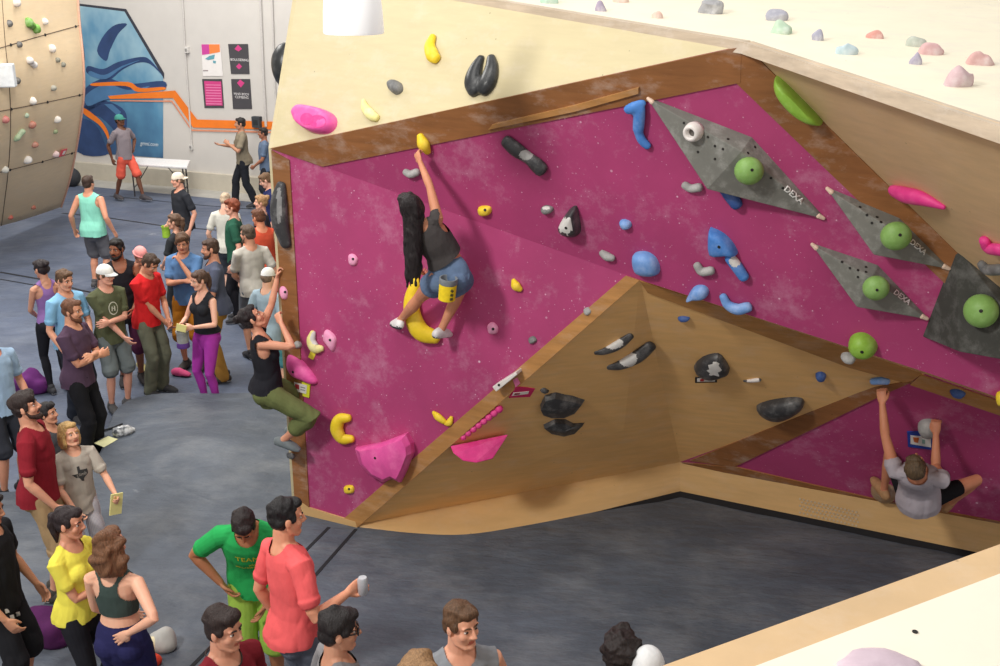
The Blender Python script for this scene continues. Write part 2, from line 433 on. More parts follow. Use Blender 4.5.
# black strip standing in for the dark gap where the kickboard meets the mat
mb = MB(); 
for a, b in ((C, D2), (C, KB[19])):
    d = (b-a).normalized(); s = Vector((d.y, -d.x, 0)); s = s if s.y < 0 else -s
    n = 18
    pts = []
    for i in range(n+1):
        p = a.lerp(b, i/n); w = (.05+.025*mnoise.noise(p*3)) * (1 if b is D2 else max(.02, 1-i/n))
        pts.append((p+s*.001, p+s*w, .04 if b is D2 else .04*(1-i/n)+.001))
    for (p, q, ha), (p2, q2, hb) in zip(pts[:-1], pts[1:]):
        mb.add([p+Vector((0, 0, ha)), q+Vector((0, 0, .004)), q2+Vector((0, 0, .004)), p2+Vector((0, 0, hb))], [(0, 1, 2, 3)])
o = mb.build('edge_gap_strip', plain('gap_black', (30, 30, 33), .85)); tag(o, 'black strip for the dark gap along the foot of the kickboard', 'gap strip')

# --- near boulder top in the lower right corner
zn = 3.45
ea = atZ(655, 667, zn); eb = atZ(1000, 543, zn); dd = (eb-ea); ea2 = ea-dd*.7; eb2 = eb+dd*.9
near = empty('foreground_climbing_wall', (ea.x, ea.y, 0)); tag(near, 'white topped boulder edge in the near right corner with a plywood rim', 'climbing wall')
NI = -Vector((ea.x, ea.y, 0))
sd = Vector((dd.y, -dd.x, 0)).normalized(); sd = sd if sd.y < 0 else -sd
M_WHITE = ply('white_painted_plywood', (244, 236, 218), .03, blot=.25, dust=.3, dark=.93)
mb = MB(); w = .105
mb.hull([ea2+NI, eb2+NI, eb2+sd*w+NI, ea2+sd*w+NI], (0, 0, 1), .08); o = mb.build('rim_board', ply('pale_rim_wood', (214, 182, 140), .14, blot=.35, dust=.25, dark=.8), near); bevel(o, .006)
mb = MB(); q = Vector((0, 0, .012))
mb.hull([ea2+sd*w+q+NI, eb2+sd*w+q+NI, eb2+sd*1.6-Vector((0, 0, .12))+NI, ea2+sd*1.6-Vector((0, 0, .12))+NI], (0, 0, 1), .05); mb.build('top_panel', M_WHITE, near)
mb = MB(); mb.hull([ea2+NI-Vector((0, 0, .08)), eb2+NI-Vector((0, 0, .08)), Vector((eb2.x, eb2.y, 0))+NI, Vector((ea2.x, ea2.y, 0))+NI], sd*-1, .03); mb.build('back_panel', M_KICK, near)
pn = Plane(ea+sd*w+q, eb+sd*w+q, ea+sd*1.6-Vector((0, 0, .12)))
mb = MB(); mb.lathe(pn.on(915, 632)+NI, [(.006, -.004), (.006, .002)], 12); mb.build('bolt_hole', plain('bolt_black', (40, 38, 36)), near)

# --- far wall
FA = atZ(85, 178, LOWZ); FB = atZ(270, 195, LOWZ); fd = (FB-FA).normalized()
PFW = Plane(FA, FB, FA+Vector((0, 0, 1)))
FL = FA-fd*6; FR = FB+fd*26
mb = MB(); mb.hull([FL, FR, FR+Vector((0, 0, 9)), FL+Vector((0, 0, 9))], PFW.n, .2)
tag(mb.build('wall_back', plain('white_wall_paint', (200, 196, 191), .8, .03, 3, .05)), kind='structure')
mb = MB(); h = .38
mb.hull([FL, FR, FR+Vector((0, 0, h)), FL+Vector((0, 0, h))], PFW.n, -.10) if False else mb.hull([p+PFW.n*.1 for p in (FL, FR, FR+Vector((0, 0, h)), FL+Vector((0, 0, h)))], PFW.n, .1)
tag(mb.build('baseboard_back', plain('beige_plinth', (190, 183, 168), .8, .06, 6)), kind='structure')
mb = MB(); cw = [FL+PFW.n*.1, FR+PFW.n*.1, FR+PFW.n*.75, FL+PFW.n*.75]
mb.hull([p+Vector((0, 0, .006)) for p in cw], (0, 0, 1), .02); tag(mb.build('trim_1', plain('concrete_floor', (168, 166, 160), .8, .1, 5)), kind='structure')
def wpoly(b, pts, lift, th=.004, mi=0):
    b.hull([PFW.on(u, v, lift) for u, v in pts], PFW.n, th, mi)
# mural
mural = empty('wall_mural', PFW.on(120, 157)); tag(mural, 'blue spray painted mural with navy and orange swooshes on the white wall', 'mural')
MI = -PFW.on(120, 157)
def mpart(name, polys, mats, lift):
    b = MB()
    for mi, pl in polys:
        if lift > .012 and len(pl) > 4: pl = [tuple(q) for q in catmull(pl, 4, True)]
        k = len(b.v); wpoly(b, pl, lift, .004, mi)
        for i in range(k, len(b.v)): b.v[i] = b.v[i]+MI
    return b.build(name, mats, mural)
tm = NT('mural_blue_paint'); vv = tm.coord((1, 1, .7))
g = tm.noise(vv, .7, 4, .6)
sep = tm.n('ShaderNodeSeparateXYZ'); tm.l(tm.coord(), sep.inputs[0])
ad = tm.n('ShaderNodeMath', operation='MULTIPLY_ADD'); tm.l(sep.outputs[2], ad.inputs[0]); ad.inputs[1].default_value = .16; ad.inputs[2].default_value = -.05
ad2 = tm.n('ShaderNodeMath', operation='ADD'); tm.l(ad.outputs[0], ad2.inputs[0]); tm.l(g, ad2.inputs[1])
tm.base(tm.ramp(ad2.outputs[0], [(.42, lin((46, 80, 120))), (.72, lin((84, 138, 172))), (1.0, lin((160, 192, 204)))]), .6)
mpart('mural_ground', [(0, [(60, 3), (74, 4), (126, 10), (163, 74), (163, 158), (60, 151)])], tm.m, .010)
navy = plain('mural_navy', (48, 70, 112), .6, .25, 2.5); steel = plain('mural_steel_blue', (76, 118, 160), .6, .15, 2.5); org = plain('mural_orange', (232, 122, 40), .6, .1, 2)
mpart('mural_border', [(0, [(74, 3), (126, 9), (164, 73), (164, 79), (124.5, 11.5), (74, 5.2)])], plain('mural_dark', (58, 60, 70)), .012)
mpart('mural_swoosh', [(0, [(97, 51), (104, 35), (115, 25), (127, 24), (118, 34), (110, 50), (106, 61)]),
                       (0, [(88, 66), (103, 69), (118, 62), (140, 57), (150, 60), (163, 76), (150, 64), (137, 63), (122, 70), (108, 80), (88, 74)]),
                       (0, [(84, 90), (105, 78), (128, 84), (163, 81), (163, 90), (138, 92), (112, 98), (95, 108), (84, 110)]),
                       (0, [(84, 108), (100, 100), (122, 108), (127, 122), (122, 142), (112, 128), (98, 116), (88, 118)]),
                       (0, [(74, 40), (85, 60), (84, 48), (76, 10)]),
                       (0, [(78, 120), (95, 124), (104, 142), (106, 155), (78, 152)])], navy, .014)
mpart('mural_wash', [(0, [(90, 71), (104, 75), (122, 66), (140, 60), (122, 68), (106, 79), (90, 76)]), (0, [(86, 95), (106, 84), (128, 90), (150, 86), (128, 96), (104, 100), (88, 106)]),
                     (0, [(104, 104), (112, 104), (121, 112), (118, 116)])], steel, .018)
mpart('mural_stroke', [(0, [(94, 83), (128, 82), (140, 88), (163, 87), (163, 90), (138, 92), (126, 86), (94, 86)]),
                       (0, [(84, 108), (100, 120), (108, 132), (109, 142), (105, 133), (98, 124), (84, 114)])], org, .020)
def wtext(s, u, v, hpx, mat, parent, inv, lift, name='lettering', shear=0):
    c = PFW.on(u, v, lift); px = depth(c)/F
    vs, fs = text_mesh(s, hpx*px*1.35, 0, shear=shear)
    X = fd; Z = Vector((0, 0, 1)); b = MB(); b.add([c+inv+X*p.x+Z*p.y for p in vs], fs); return b.build(name, mat, parent)
wtext('gmni.com', 149, 144, 4.2, plain('mural_white', (215, 225, 230)), mural, MI, .020, shear=.3)
# orange stripe running along the wall
st = empty('wall_stripe', PFW.on(200, 120)); tag(st, 'orange painted stripe with a thin echo line running along the white wall', 'painted stripe')
SI = -PFW.on(200, 120)
def spart(name, polys, mat, lift):
    b = MB()
    for pl in polys: wpoly(b, pl, lift, .004)
    b.v = [v+SI for v in b.v]; return b.build(name, mat, st)
spart('stripe', [[(108, 96), (140, 93), (175, 90.5), (197, 119.5), (270, 121.5), (330, 123), (330, 131), (270, 129.5), (193, 127.5), (173, 98), (140, 98.5), (110, 99)]], org, .024)
spart('echo_line', [[(110, 100), (172, 100.5), (192, 129.5), (330, 133), (330, 134.5), (191.5, 131), (171.5, 102), (110, 101.2)]], plain('stripe_coral', (214, 140, 110)), .024)
# posters
def poster(corner, parts, label):
    c = PFW.on(sum(p[0] for p in corner)/4, sum(p[1] for p in corner)/4)
    e = empty('poster', c); tag(e, label, 'poster', 'posters on the white wall')
    for name, quads, rgb in parts:
        b = MB()
        for q, lift in quads: wpoly(b, q, lift, .003)
        b.v = [v-c for v in b.v]; b.build(name, plain('poster_ink', rgb, .6, .03, 8, 0), e)
    return e, c
grey = (72, 70, 74); pk = (200, 66, 128)
poster([(201, 44), (219, 44), (223, 75), (203, 75)], [('sheet', [([(201, 44), (220, 44), (223, 76), (203, 76)], .012)], (226, 222, 220)),
    ('print', [([(201.3, 44.3), (209, 44.3), (209.5, 54), (202, 55)], .016)], (196, 70, 150)),
    ('print', [([(209, 44.3), (219.5, 44.3), (220, 52), (209.5, 54)], .016)], (236, 130, 70)),
    ('print', [([(205, 59), (209, 56), (215, 54.5), (214, 59), (208, 60)], .016), ([(213, 60.5), (216, 61), (215.5, 63.5), (213, 63)], .016)], (96, 156, 170)),
    ('caption', [([(203, 70), (208, 70), (208, 71.2), (203, 71.2)], .016)], (150, 140, 140))], 'white poster with a purple and orange header on the wall')
e, c = poster([(228, 44), (248, 44), (250, 74), (231, 74)], [('sheet', [([(228, 44), (248, 44), (249.5, 74), (231, 74)], .012)], grey),
    ('emblem', [([(234.5, 49), (238, 44.8), (242, 49), (238.3, 51.5)], .016), ([(236, 66.5), (239, 63.5), (242, 66.5), (239, 69.5)], .016)], pk)], 'dark grey poster with two pink emblems, upper right of the four posters')
wtext('BOULDERING', 239.5, 60, 2.6, plain('poster_white', (225, 222, 222)), e, -c, .017)
e, c = poster([(202, 79), (222, 79), (224, 108), (205, 108)], [('sheet', [([(202, 79), (222, 79), (224, 108), (204.5, 108)], .012)], grey),
    ('print', [([(204, 81), (221, 81.5), (222.6, 105.5), (206, 105.5)], .016)], pk),
    ('text_line', [([(205.5+.08*k, 84.5+2.7*k), (220.5+.14*k, 84.8+2.7*k), (220.5+.14*k, 85.5+2.7*k), (205.5+.08*k, 85.2+2.7*k)], .019) for k in range(8)], (226, 140, 180))], 'pink poster full of small text, lower left of the four posters')
e, c = poster([(231, 79), (250, 79), (252, 109), (233, 109)], [('sheet', [([(231, 79), (250, 79), (252, 109), (233, 109)], .012)], grey),
    ('emblem', [([(237, 83), (240, 79.5), (244.5, 83), (240.8, 87.5)], .016)], pk)], 'dark grey poster with one pink emblem, lower right of the four posters')
wtext('MIND BODY', 241.5, 94.2, 2.4, plain('poster_white', (225, 222, 222)), e, -c, .017); wtext('CLIMBING', 241.8, 97.4, 2.6, plain('poster_white', (225, 222, 222)), e, -c, .017)
# conduits and boxes
def conduit(pts, r, label):
    P = [PFW.on(u, v, .03) for u, v in pts]; b = MB(); b.tube(P, [r]*len(P), 8); o = b.build('conduit', plain('conduit_grey', (196, 192, 188), .5), origin=P[0]); tag(o, label, 'conduit'); return o
conduit([(181, -30), (185, 47), (192, 150)], .018, 'thin vertical conduit between the mural and the posters')
conduit([(259, -30), (263, 70), (266, 126)], .03, 'vertical pipe on the wall right of the posters')
conduit([(271, -30), (275, 90), (278, 130)], .02, 'vertical pipe closest to the boulder edge')
def wbox(u, v, w, h, d, rgb, name, label, cat):
    c = PFW.on(u, v, d/2); px = depth(c)/F
    R = Matrix((fd, -PFW.n, Vector((0, 0, 1)))).transposed(); b = MB(); b.box((0, 0, 0), (w*px, d, h*px), R)
    b.box(PFW.n*(d/2+.002), (w*px*.6, .01, h*px*.5), R, 1)
    o = b.build(name, [plain('box_'+name, rgb), plain('box_face', tuple(int(x*.7) for x in rgb))]); o.location = c; tag(o, label, cat); bevel(o, .006)
wbox(187, 50, 4, 6, .08, (205, 202, 198), 'junction_box', 'small pale junction box on the thin conduit', 'junction box')
wbox(191, 147, 4, 5, .05, (200, 198, 195), 'wall_outlet', 'grey wall outlet low on the white wall right of the mural', 'outlet')
wbox(257, 122, 9, 11, .12, (62, 66, 70), 'electrical_box', 'dark box mounted on the orange stripe by the pipe', 'wall box')  # dark electrical box on the wall near the pipe
# far table
tz = LOWZ+.74
tp = [atZ(133, 157, tz), atZ(190, 160, tz), atZ(187, 167, tz), atZ(126, 163, tz)]
tc = sum(tp, Vector())/4
tab = empty('folding_table', (tc.x, tc.y, LOWZ)); tag(tab, 'white folding table standing by the wall below the mural', 'table'); TI = -Vector((tc.x, tc.y, LOWZ))
b = MB(); b.hull([p+TI for p in tp], (0, 0, 1), .045); bevel(b.build('tabletop', plain('white_plastic', (226, 226, 226), .5), tab), .012)
ml = plain('table_steel', (58, 58, 62), .4)
for i, q in enumerate(tp):
    p = q.lerp(tc, .16)+TI; b = MB(); b.tube([(p.x, p.y, .70), (p.x, p.y, .02)], [.016, .016], 8); b.build('leg', ml, tab)
for i, j in ((0, 3), (1, 2)):
    p = tp[i].lerp(tc, .16)+TI; q = tp[j].lerp(tc, .16)+TI; b = MB(); b.tube([(p.x, p.y, .2), (q.x, q.y, .2)], [.012]*2, 8); b.build('leg_brace', ml, tab)
    m = tc+TI; b = MB(); b.tube([((p.x+q.x)/2, (p.y+q.y)/2, .2), (m.x+(p.x-m.x)*.4, (p.y+q.y)/2, .69)], [.01]*2, 8); b.build('leg_brace', ml, tab)

# --- curved plywood wall at the left
prof_px = [(76, -30), (79, 20), (83, 60), (83.5, 95), (80, 125), (75, 155), (69, 182), (61, 207)]
profY = [20.7, 20.5, 20.3, 20.3, 20.5, 20.8, 21.1, 21.5]
lft_px = [(0, -12), (0, 43), (0, 78), (0, 112), (0, 143), (0, 175), (0, 200), (0, 226)]
lftY = [17.9, 17.6, 17.5, 17.6, 17.9, 18.4, 18.9, 19.5]
right = [Vector(p) for p in catmull([atY(u, v, y) for (u, v), y in zip(prof_px, profY)], 4)]
left = [Vector(p) for p in catmull([atY(u, v, y) for (u, v), y in zip(lft_px, lftY)], 4)]
NC = 12; NR = len(right)
def cwp(i, s):
    """row i (float), s 0 right .. 1 image edge .. beyond"""
    i = max(0, min(NR-1.001, i)); k = int(i); t = i-k
    a = right[k].lerp(right[k+1], t); b = left[k].lerp(left[k+1], t)
    p = a+(b-a)*s; p.y -= .5*math.sin(min(s, 1.0)*PI)*.35; return p
cw0 = Vector((left[0].x, left[0].y, 0))
cwall = empty('curved_climbing_wall', cw0); tag(cwall, 'curved plywood climbing wall with seam lines at the left edge', 'climbing wall')
b = MB(); SS = [i/NC*1.8 for i in range(NC+1)]
vs = []
for back in (0, 1):
    for i in range(NR):
        for s in SS:
            p = cwp(i, s); vs.append(p-cw0+(Vector((-.05, .22, 0)) if back else Vector()))
W_ = NC+1; K = NR*W_
fs = [(i*W_+j, i*W_+j+1, (i+1)*W_+j+1, (i+1)*W_+j) for i in range(NR-1) for j in range(NC)]
fs += [(K+i*W_+j+1, K+i*W_+j, K+(i+1)*W_+j, K+(i+1)*W_+j+1) for i in range(NR-1) for j in range(NC)]
fs += [(i*W_, (i+1)*W_, K+(i+1)*W_, K+i*W_) for i in range(NR-1)]
fs += [((NR-1)*W_+j, (NR-1)*W_+j+1, K+(NR-1)*W_+j+1, K+(NR-1)*W_+j) for j in range(NC)]
b.add(vs, fs); b.build('plywood_skin', ply('birch_plywood', (226, 202, 166), .05, blot=.2, dust=.15, dark=.9), cwall, smooth=True)
seam = plain('panel_seam', (88, 72, 60), .8)
for i0 in (4.5, 11.9, 19.6):
    b = MB(); P = [cwp(i0, s)-cw0+Vector((0, -.012, 0)) for s in SS]; b.tube(P, [.007]*len(P), 6); b.build('panel_seam', seam, cwall)
for s0 in (.98,):
    b = MB(); P = [cwp(i, s0-.12*math.sin(i/NR*PI))-cw0+Vector((0, -.012, 0)) for i in range(NR)]; b.tube(P, [.007]*len(P), 6); b.build('panel_seam', seam, cwall)
b = MB(); P = [cwp(i, 0)-cw0+Vector((.01, -.01, 0)) for i in range(NR)]; b.tube(P, [.018]*len(P), 6); b.build('edge_trim', plain('pale_orange_edge', (206, 160, 140)), cwall)
for i0 in (4.5, 11.9, 19.6):
    for s in (.05, .42, .86):
        b = MB(); b.lathe(cwp(i0, s)-cw0, [(.026, 0), (.022, .02), (.01, .024)], 10, (0.2, -1, 0)); b.build('bolt', plain('bolt_black', (40, 38, 36)), cwall)
def cwall_at(u, v):
    best = None
    for i in range(0, (NR-1)*3):
        for j in range(0, 37):
            p = cwp(i/3, j/36*1.1); q = proj(p); d = (q[0]-u)**2+(q[1]-v)**2
            if best is None or d < best[0]: best = (d, p, i/3, j/36*1.1)
    _, p, i, s = best
    n = (cwp(i+.5, s)-cwp(i-.5, s)).cross(cwp(i, s+.03)-cwp(i, s-.03)).normalized()
    if n.dot(CAM-p) < 0: n = -n
    pl = Plane(p, p+n.orthogonal(), p+n.cross(n.orthogonal())); pl.n = n; pl.o = p; return pl
# side walls and ceiling of the hall, out of the frame
mb = MB(); mb.hull([Vector((-16, 1, -.3)), Vector((-16, 31, -.3)), Vector((-16, 31, 9)), Vector((-16, 1, 9))], (1, 0, 0), .2)
tag(mb.build('wall_left', plain('white_wall_paint', (222, 217, 211), .8, .03, 3, .05)), kind='structure')

# hanging lamp in front of the headwall
lp = atY(353, 16, 6.6); px = depth(lp)/F
lamp = empty('pendant_lamp', lp); tag(lamp, 'white frosted dome lamp hanging at the top in front of the pale headwall', 'lamp')
b = MB(); r = 30.5*px
b.lathe((0, 0, 0), [(r*.98, -17*px), (r, -15*px), (r*.97, 5*px), (r*.9, 25*px), (r*.7, 40*px), (r*.3, 50*px), (r*.12, 52*px)], 36)
t = NT('frosted_acrylic'); t.base(lin((240, 240, 242)), .35, .5); t.b.inputs['Emission Color'].default_value = (1, .98, .95, 1); t.b.inputs['Emission Strength'].default_value = .25
b.build('lamp_shade', t.m, lamp, smooth=True); smooth_by_angle(lamp.children[0], 50)
b = MB(); b.lathe((0, 0, 52*px), [(.05, 0), (.06, .05), (.06, .2), (.02, .22)], 16); b.build('lamp_housing', plain('lamp_steel', (150, 150, 152), .4), lamp)
b = MB(); b.tube([(0, 0, 52*px+.2), (0, 0, 3.2)], [.008]*2, 6); b.build('cord', plain('cord_black', (30, 30, 30)), lamp)
# ================================================================ climbing holds
def plastic(rgb, chalk=.15, rough=.5, name='hold_plastic'):
    key = ('pl', rgb, chalk, rough)
    if key in MATS: return MATS[key]
    t = NT(name); c = lin(rgb); v = t.coord()
    f = t.noise(v, 14, 4); col = t.ramp(f, [(.3, mscale(c, .9)), (.7, mscale(c, 1.08))])
    if chalk:
        d = t.noise(v, 7, 7, .72)
        col = t.mix(t.ramp(d, [(.48, (0, 0, 0)), (.75, (chalk,)*3)]), col, lin((225, 224, 222)))
    t.base(col, rough, .35); t.bump(t.noise(v, 160, 2), .2, .003); MATS[key] = t.m; return t.m
CHALKW = plastic((214, 212, 208), .3, .8, 'chalked_plastic')
BOLT = plain('bolt_black', (40, 38, 36))
YEL = plastic((240, 208, 44), .12); PNK = plastic((236, 92, 168), .15); PNKD = plastic((228, 62, 142), .1); BLK = plastic((62, 62, 64), .22, .42); BLKS = plastic((46, 48, 50), .1, .3)
BLU = plastic((78, 136, 212), .2); BLUP = plastic((116, 160, 222), .35); BLUD = plastic((58, 92, 158), .1); GRN = plastic((130, 172, 92), .12, .5); LIME = plastic((138, 182, 66), .1, .45)
GRY = plastic((160, 160, 158), .4, .7); GRYD = plastic((112, 112, 112), .3, .6); VOL = plastic((118, 118, 112), .28, .8, 'volume_grey'); VOLD = plastic((64, 64, 60), .12, .8, 'volume_dark')
WHP = plastic((226, 220, 216), .3, .6); PALEY = plastic((238, 228, 150), .5, .6); PNKW = plastic((244, 160, 200), .35)
HG = {}
def finish(o, label, cat='climbing hold', group=None, origin=None):
    tag(o, label, cat, group); return o
def recalc(o, ang=40):
    return smooth_by_angle(o, ang)
def pillow(label, pl, outline, h, mat, name='climbing_hold', smoothn=5, rings=7, e=.8, top=.12, shift=(0, 0), ang=50, patch=None, patchmat=None, bolt=None, cat='climbing hold', group=None):
    """a rounded solid on the wall: footprint outline (closed), height h, crown shifted by shift px"""
    o2 = [np.array(p, float) for p in outline]
    if smoothn > 1: o2 = catmull(o2, smoothn, True)
    base = [pl.on(*p) for p in o2]; n = len(base)
    c = sum(base, Vector())/n; pc = sum((np.array(p) for p in o2))/n
    sh = pl.on(pc[0]+shift[0], pc[1]+shift[1])-pl.on(*pc)
    b = MB(); vs = [p-pl.n*.012 for p in base]
    for i in range(rings):
        t = i/(rings-1); a = t*PI/2
        s = top+(1-top)*max(0.0, math.cos(a))**e if i < rings-1 else top
        for p in base: vs.append(c+(p-c)*s+sh*math.sin(a)+pl.n*h*math.sin(a)**.9)
    fs = [(i*n+j, i*n+(j+1) % n, (i+1)*n+(j+1) % n, (i+1)*n+j) for i in range(rings) for j in range(n)]
    fs += [tuple(range(n-1, -1, -1)), tuple(rings*n+j for j in range(n))]
    b.add([v-c for v in vs], fs)
    if patch:
        for k, f in enumerate(b.f):
            q = proj(sum((b.v[i] for i in f), Vector())/len(f)+c)
            for (u, v, ru, rv) in patch:
                if ((q[0]-u)/ru)**2+((q[1]-v)/rv)**2 < 1+.35*mnoise.noise(Vector((q[0]*.5, q[1]*.5, 0))): b.m[k] = 1
    o = b.build(name, [mat, patchmat or CHALKW]); o.location = c; recalc(o, ang)
    tag(o, label, cat, group)
    if bolt:
        for bu, bv in bolt: addbolt(o, bu, bv, c)
    return o
def addbolt(o, u, v, c, r=.011):
    bvh = BVHTree.FromPolygons([x.co+c for x in o.data.vertices], [p.vertices for p in o.data.polygons])
    d = ray(u, v).normalized(); hit = bvh.ray_cast(CAM, d)
    if hit[0] is None: return
    n = hit[1] if hit[1].dot(d) < 0 else -hit[1]
    b = MB(); b.lathe(hit[0]-c, [(r, -.004), (r, .003), (r*.5, .0035)], 10, n); b.build('bolt', BOLT, o)
def tubehold(label, pl, spine, rpx, mat, flat=.8, lift=.5, name='climbing_hold', n=14, lifts=None, cat='climbing hold', group=None, mat2=None, patch=None, parent=None):
    """a rounded bar following spine px with radius px, standing proud of the wall"""
    k = len(spine); rs = rpx if isinstance(rpx, (list, tuple)) else [rpx]*k; lf = lifts or [lift]*k
    pts = catmull([(*s, r, l) for s, r, l in zip(spine, rs, lf)], 18 if patch else 5); n = 32 if patch else n
    P = []; R = []
    for u, v, r, l in pts:
        p = pl.on(u, v); m = r*depth(p)/F; P.append(p+pl.n*m*l); R.append((m*flat, m))
    c = sum(P, Vector())/len(P); b = MB(); b.tube([p-c for p in P], R, n, ref=pl.n)
    if patch:
        for i, f in enumerate(b.f):
            q = proj(sum((b.v[j] for j in f), Vector())/len(f)+c)
            for (u, v, ru, rv) in patch:
                if ((q[0]-u)/ru)**2+((q[1]-v)/rv)**2 < 1+.3*mnoise.noise(Vector((q[0]*.6, q[1]*.6, 0))): b.m[i] = 1
    o = b.build(name, [mat, mat2 or CHALKW], None); recalc(o, 60); o.location = c
    tag(o, label, cat, group); return o
def ball(label, pl, u, v, rpx, mat, bolt=None, squash=.85, chalk=None):
    p = pl.on(u, v); r = rpx*depth(p)/F
    for _ in range(3):
        q = proj(p+pl.n*r*.45); p = pl.on(u-(q[0]-proj(p)[0]), v-(q[1]-proj(p)[1]))
    R = Matrix((pl.x, pl.y, pl.n)).transposed(); b = MB(); b.ell(pl.n*r*.45, (r, r, r*squash), R, 28, 18)
    o = b.build('ball_hold', [mat, CHALKW], None, True); o.location = p; tag(o, label, 'climbing hold', 'green ball holds')
    if bolt: addbolt(o, *bolt, p, r*.11)
    return o
PCW = PCR
# ---- pale headwall
def two_lobe():
    b = MB()
    for sp, rr in (([(482, 58), (477, 71), (475, 83), (477, 92)], [4.5, 8, 10, 8.5]), ([(492, 58), (493, 70), (490, 83), (485, 91)], [5, 8, 10, 9])):
        pts = catmull([(*s, r) for s, r in zip(sp, rr)], 5); P = []; R = []
        for u, v, r in pts:
            p = PCR.on(u, v); m = r*depth(p)/F; P.append(p+PCR.n*m*.35); R.append((m*.75, m))
        b.tube(P, R, 16, ref=PCR.n)
    c = PCR.on(482, 80); b.v = [v-c for v in b.v]
    o = b.build('climbing_hold', [BLKS, CHALKW]); o.location = c
    m = o.modifiers.new('r', 'REMESH'); m.mode = 'VOXEL'; m.voxel_size = .012; s = o.modifiers.new('s', 'SMOOTH'); s.iterations = 5; s.factor = .5
    m.use_smooth_shade = True
    tag(o, 'glossy black two lobed hold on the pale headwall above the lip board', 'climbing hold')
two_lobe()
tubehold('yellow curved hold high on the pale headwall beside the white lamp', PCR, [(434, 38), (432, 48), (435, 57), (438, 60)], [4, 6, 7, 5.5], YEL, .8, .6)
tubehold('pale yellow hold on the pale headwall beside the pink cup hold', PCR, [(364, 101), (367, 109), (373, 116), (378, 119)], [2, 4.5, 5.5, 4], PALEY, .8, .6)
pillow('small grey hold on the pale headwall between the yellow ones and the black one', PCR, [(390, 84), (396, 81), (402, 84), (403, 91), (397, 95), (391, 91)], .07, GRYD)
o = pillow('pink cup shaped hold at the left end of the pale headwall', PCR, [(298, 113), (304, 107), (316, 108), (330, 112), (337, 119), (336, 128), (328, 134), (314, 133), (303, 126), (299, 119)], .10, PNK, e=.45, top=.6, shift=(-1, 1))
b = MB(); c = PCR.on(317, 120)
def cup(u, v, ru, rv):
    pts = []
    for k in range(16):
        a = 2*PI*k/16; pts.append((u+ru*math.cos(a), v+rv*math.sin(a)))
    return pts
bb = BVHTree.FromPolygons([x.co+o.location for x in o.data.vertices], [p.vertices for p in o.data.polygons])
for (u, v, ru, rv) in ((307, 119, 6.5, 6), (318, 121.5, 8.5, 6.5)):
    pts = []
    for q in cup(u, v, ru, rv):
        h = bb.ray_cast(CAM, ray(*q).normalized()); pts.append((h[0] if h[0] else PCR.on(*q, .12))+PCR.n*.004-o.location)
    k = len(pts); cc = sum(pts, Vector())/k
    vs = pts+[cc+(p-cc)*.75-PCR.n*.0 for p in pts]+[cc+(p-cc)*.3+PCR.n*.001 for p in pts]
    b.add(vs, [(i+j*k, (i+1) % k+j*k, (i+1) % k+(j+1)*k, i+(j+1)*k) for j in range(2) for i in range(k)]+[tuple(2*k+i for i in range(k))])
b.build('hollow_shade', PNKD, o, True)  # flat patches, darker pink painted for the shade inside the cup
# on the side behind the left edge
PSD = Plane(HL, HL+Vector((0, 3, 0)), AT); PSD.n = Vector((-1, 0, 0))
q_ = PCR.on(288, 66); c = atY(288, 66, q_.y+.35); m_ = depth(c)/F; b = MB(); b.ell((0, 0, 0), (16.5*m_, .16, 23*m_), roty(-8) if False else None, 28, 18)
b.v = [v*(1+.05*mnoise.noise(v*8)) for v in b.v]; o = b.build('climbing_hold', BLKS, None, True); o.location = c; tag(o, 'big black rounded hold bulging out behind the left edge of the pale headwall', 'climbing hold')
# ---- long black hold on the wooden arete
tubehold('long black crescent hold with a worn grey edge on the wooden arete board', P1, [(283, 184), (282, 200), (283, 220), (288, 244)], [5, 9, 9.5, 6], BLK, .7, .55, patch=[(279, 205, 2.6, 19)], mat2=plastic((128, 128, 128), .3))
# ---- magenta overhang (upper)
tubehold('small grey jug beside the raised arm of the long haired climber', P2, [(407, 171), (412, 173), (418, 171)], [3.5, 4, 4], GRY, 1, .7)
tubehold('black shoe-sole shaped hold with a chalked waist on the upper magenta overhang', P2, [(508, 140), (518, 148), (529, 156), (538, 163), (543, 168)], [7, 8, 6.5, 8, 8], BLK, .75, .5, patch=[(526, 155, 7, 5)], mat2=GRY)
pillow('small yellow screw-on hold on the upper magenta overhang', P2, [(479, 207), (485, 205.5), (491, 207), (491, 213), (485, 215), (480, 213)], .05, YEL, bolt=[(485, 210)])
pillow('small dark grey pebble hold above the rock shaped hold', P2, [(542, 207), (547, 205), (553, 207), (553, 211), (547, 213), (543, 211)], .05, GRYD, patch=[(546, 208, 4, 1.6)])
pillow('black and white rock shaped hold in the middle of the magenta overhang', P2, [(566, 214), (572, 207), (577, 206), (579, 214), (581, 230), (576, 235), (565, 233), (560, 226)], .13, BLK, patch=[(566, 226, 7, 8)], shift=(2, -2), bolt=[(566, 228)])
pillow('tiny blue hold left of the blue fin hold on the magenta overhang', P2, [(620, 221), (625, 219), (631, 222), (631, 227), (624, 228)], .05, BLUP)
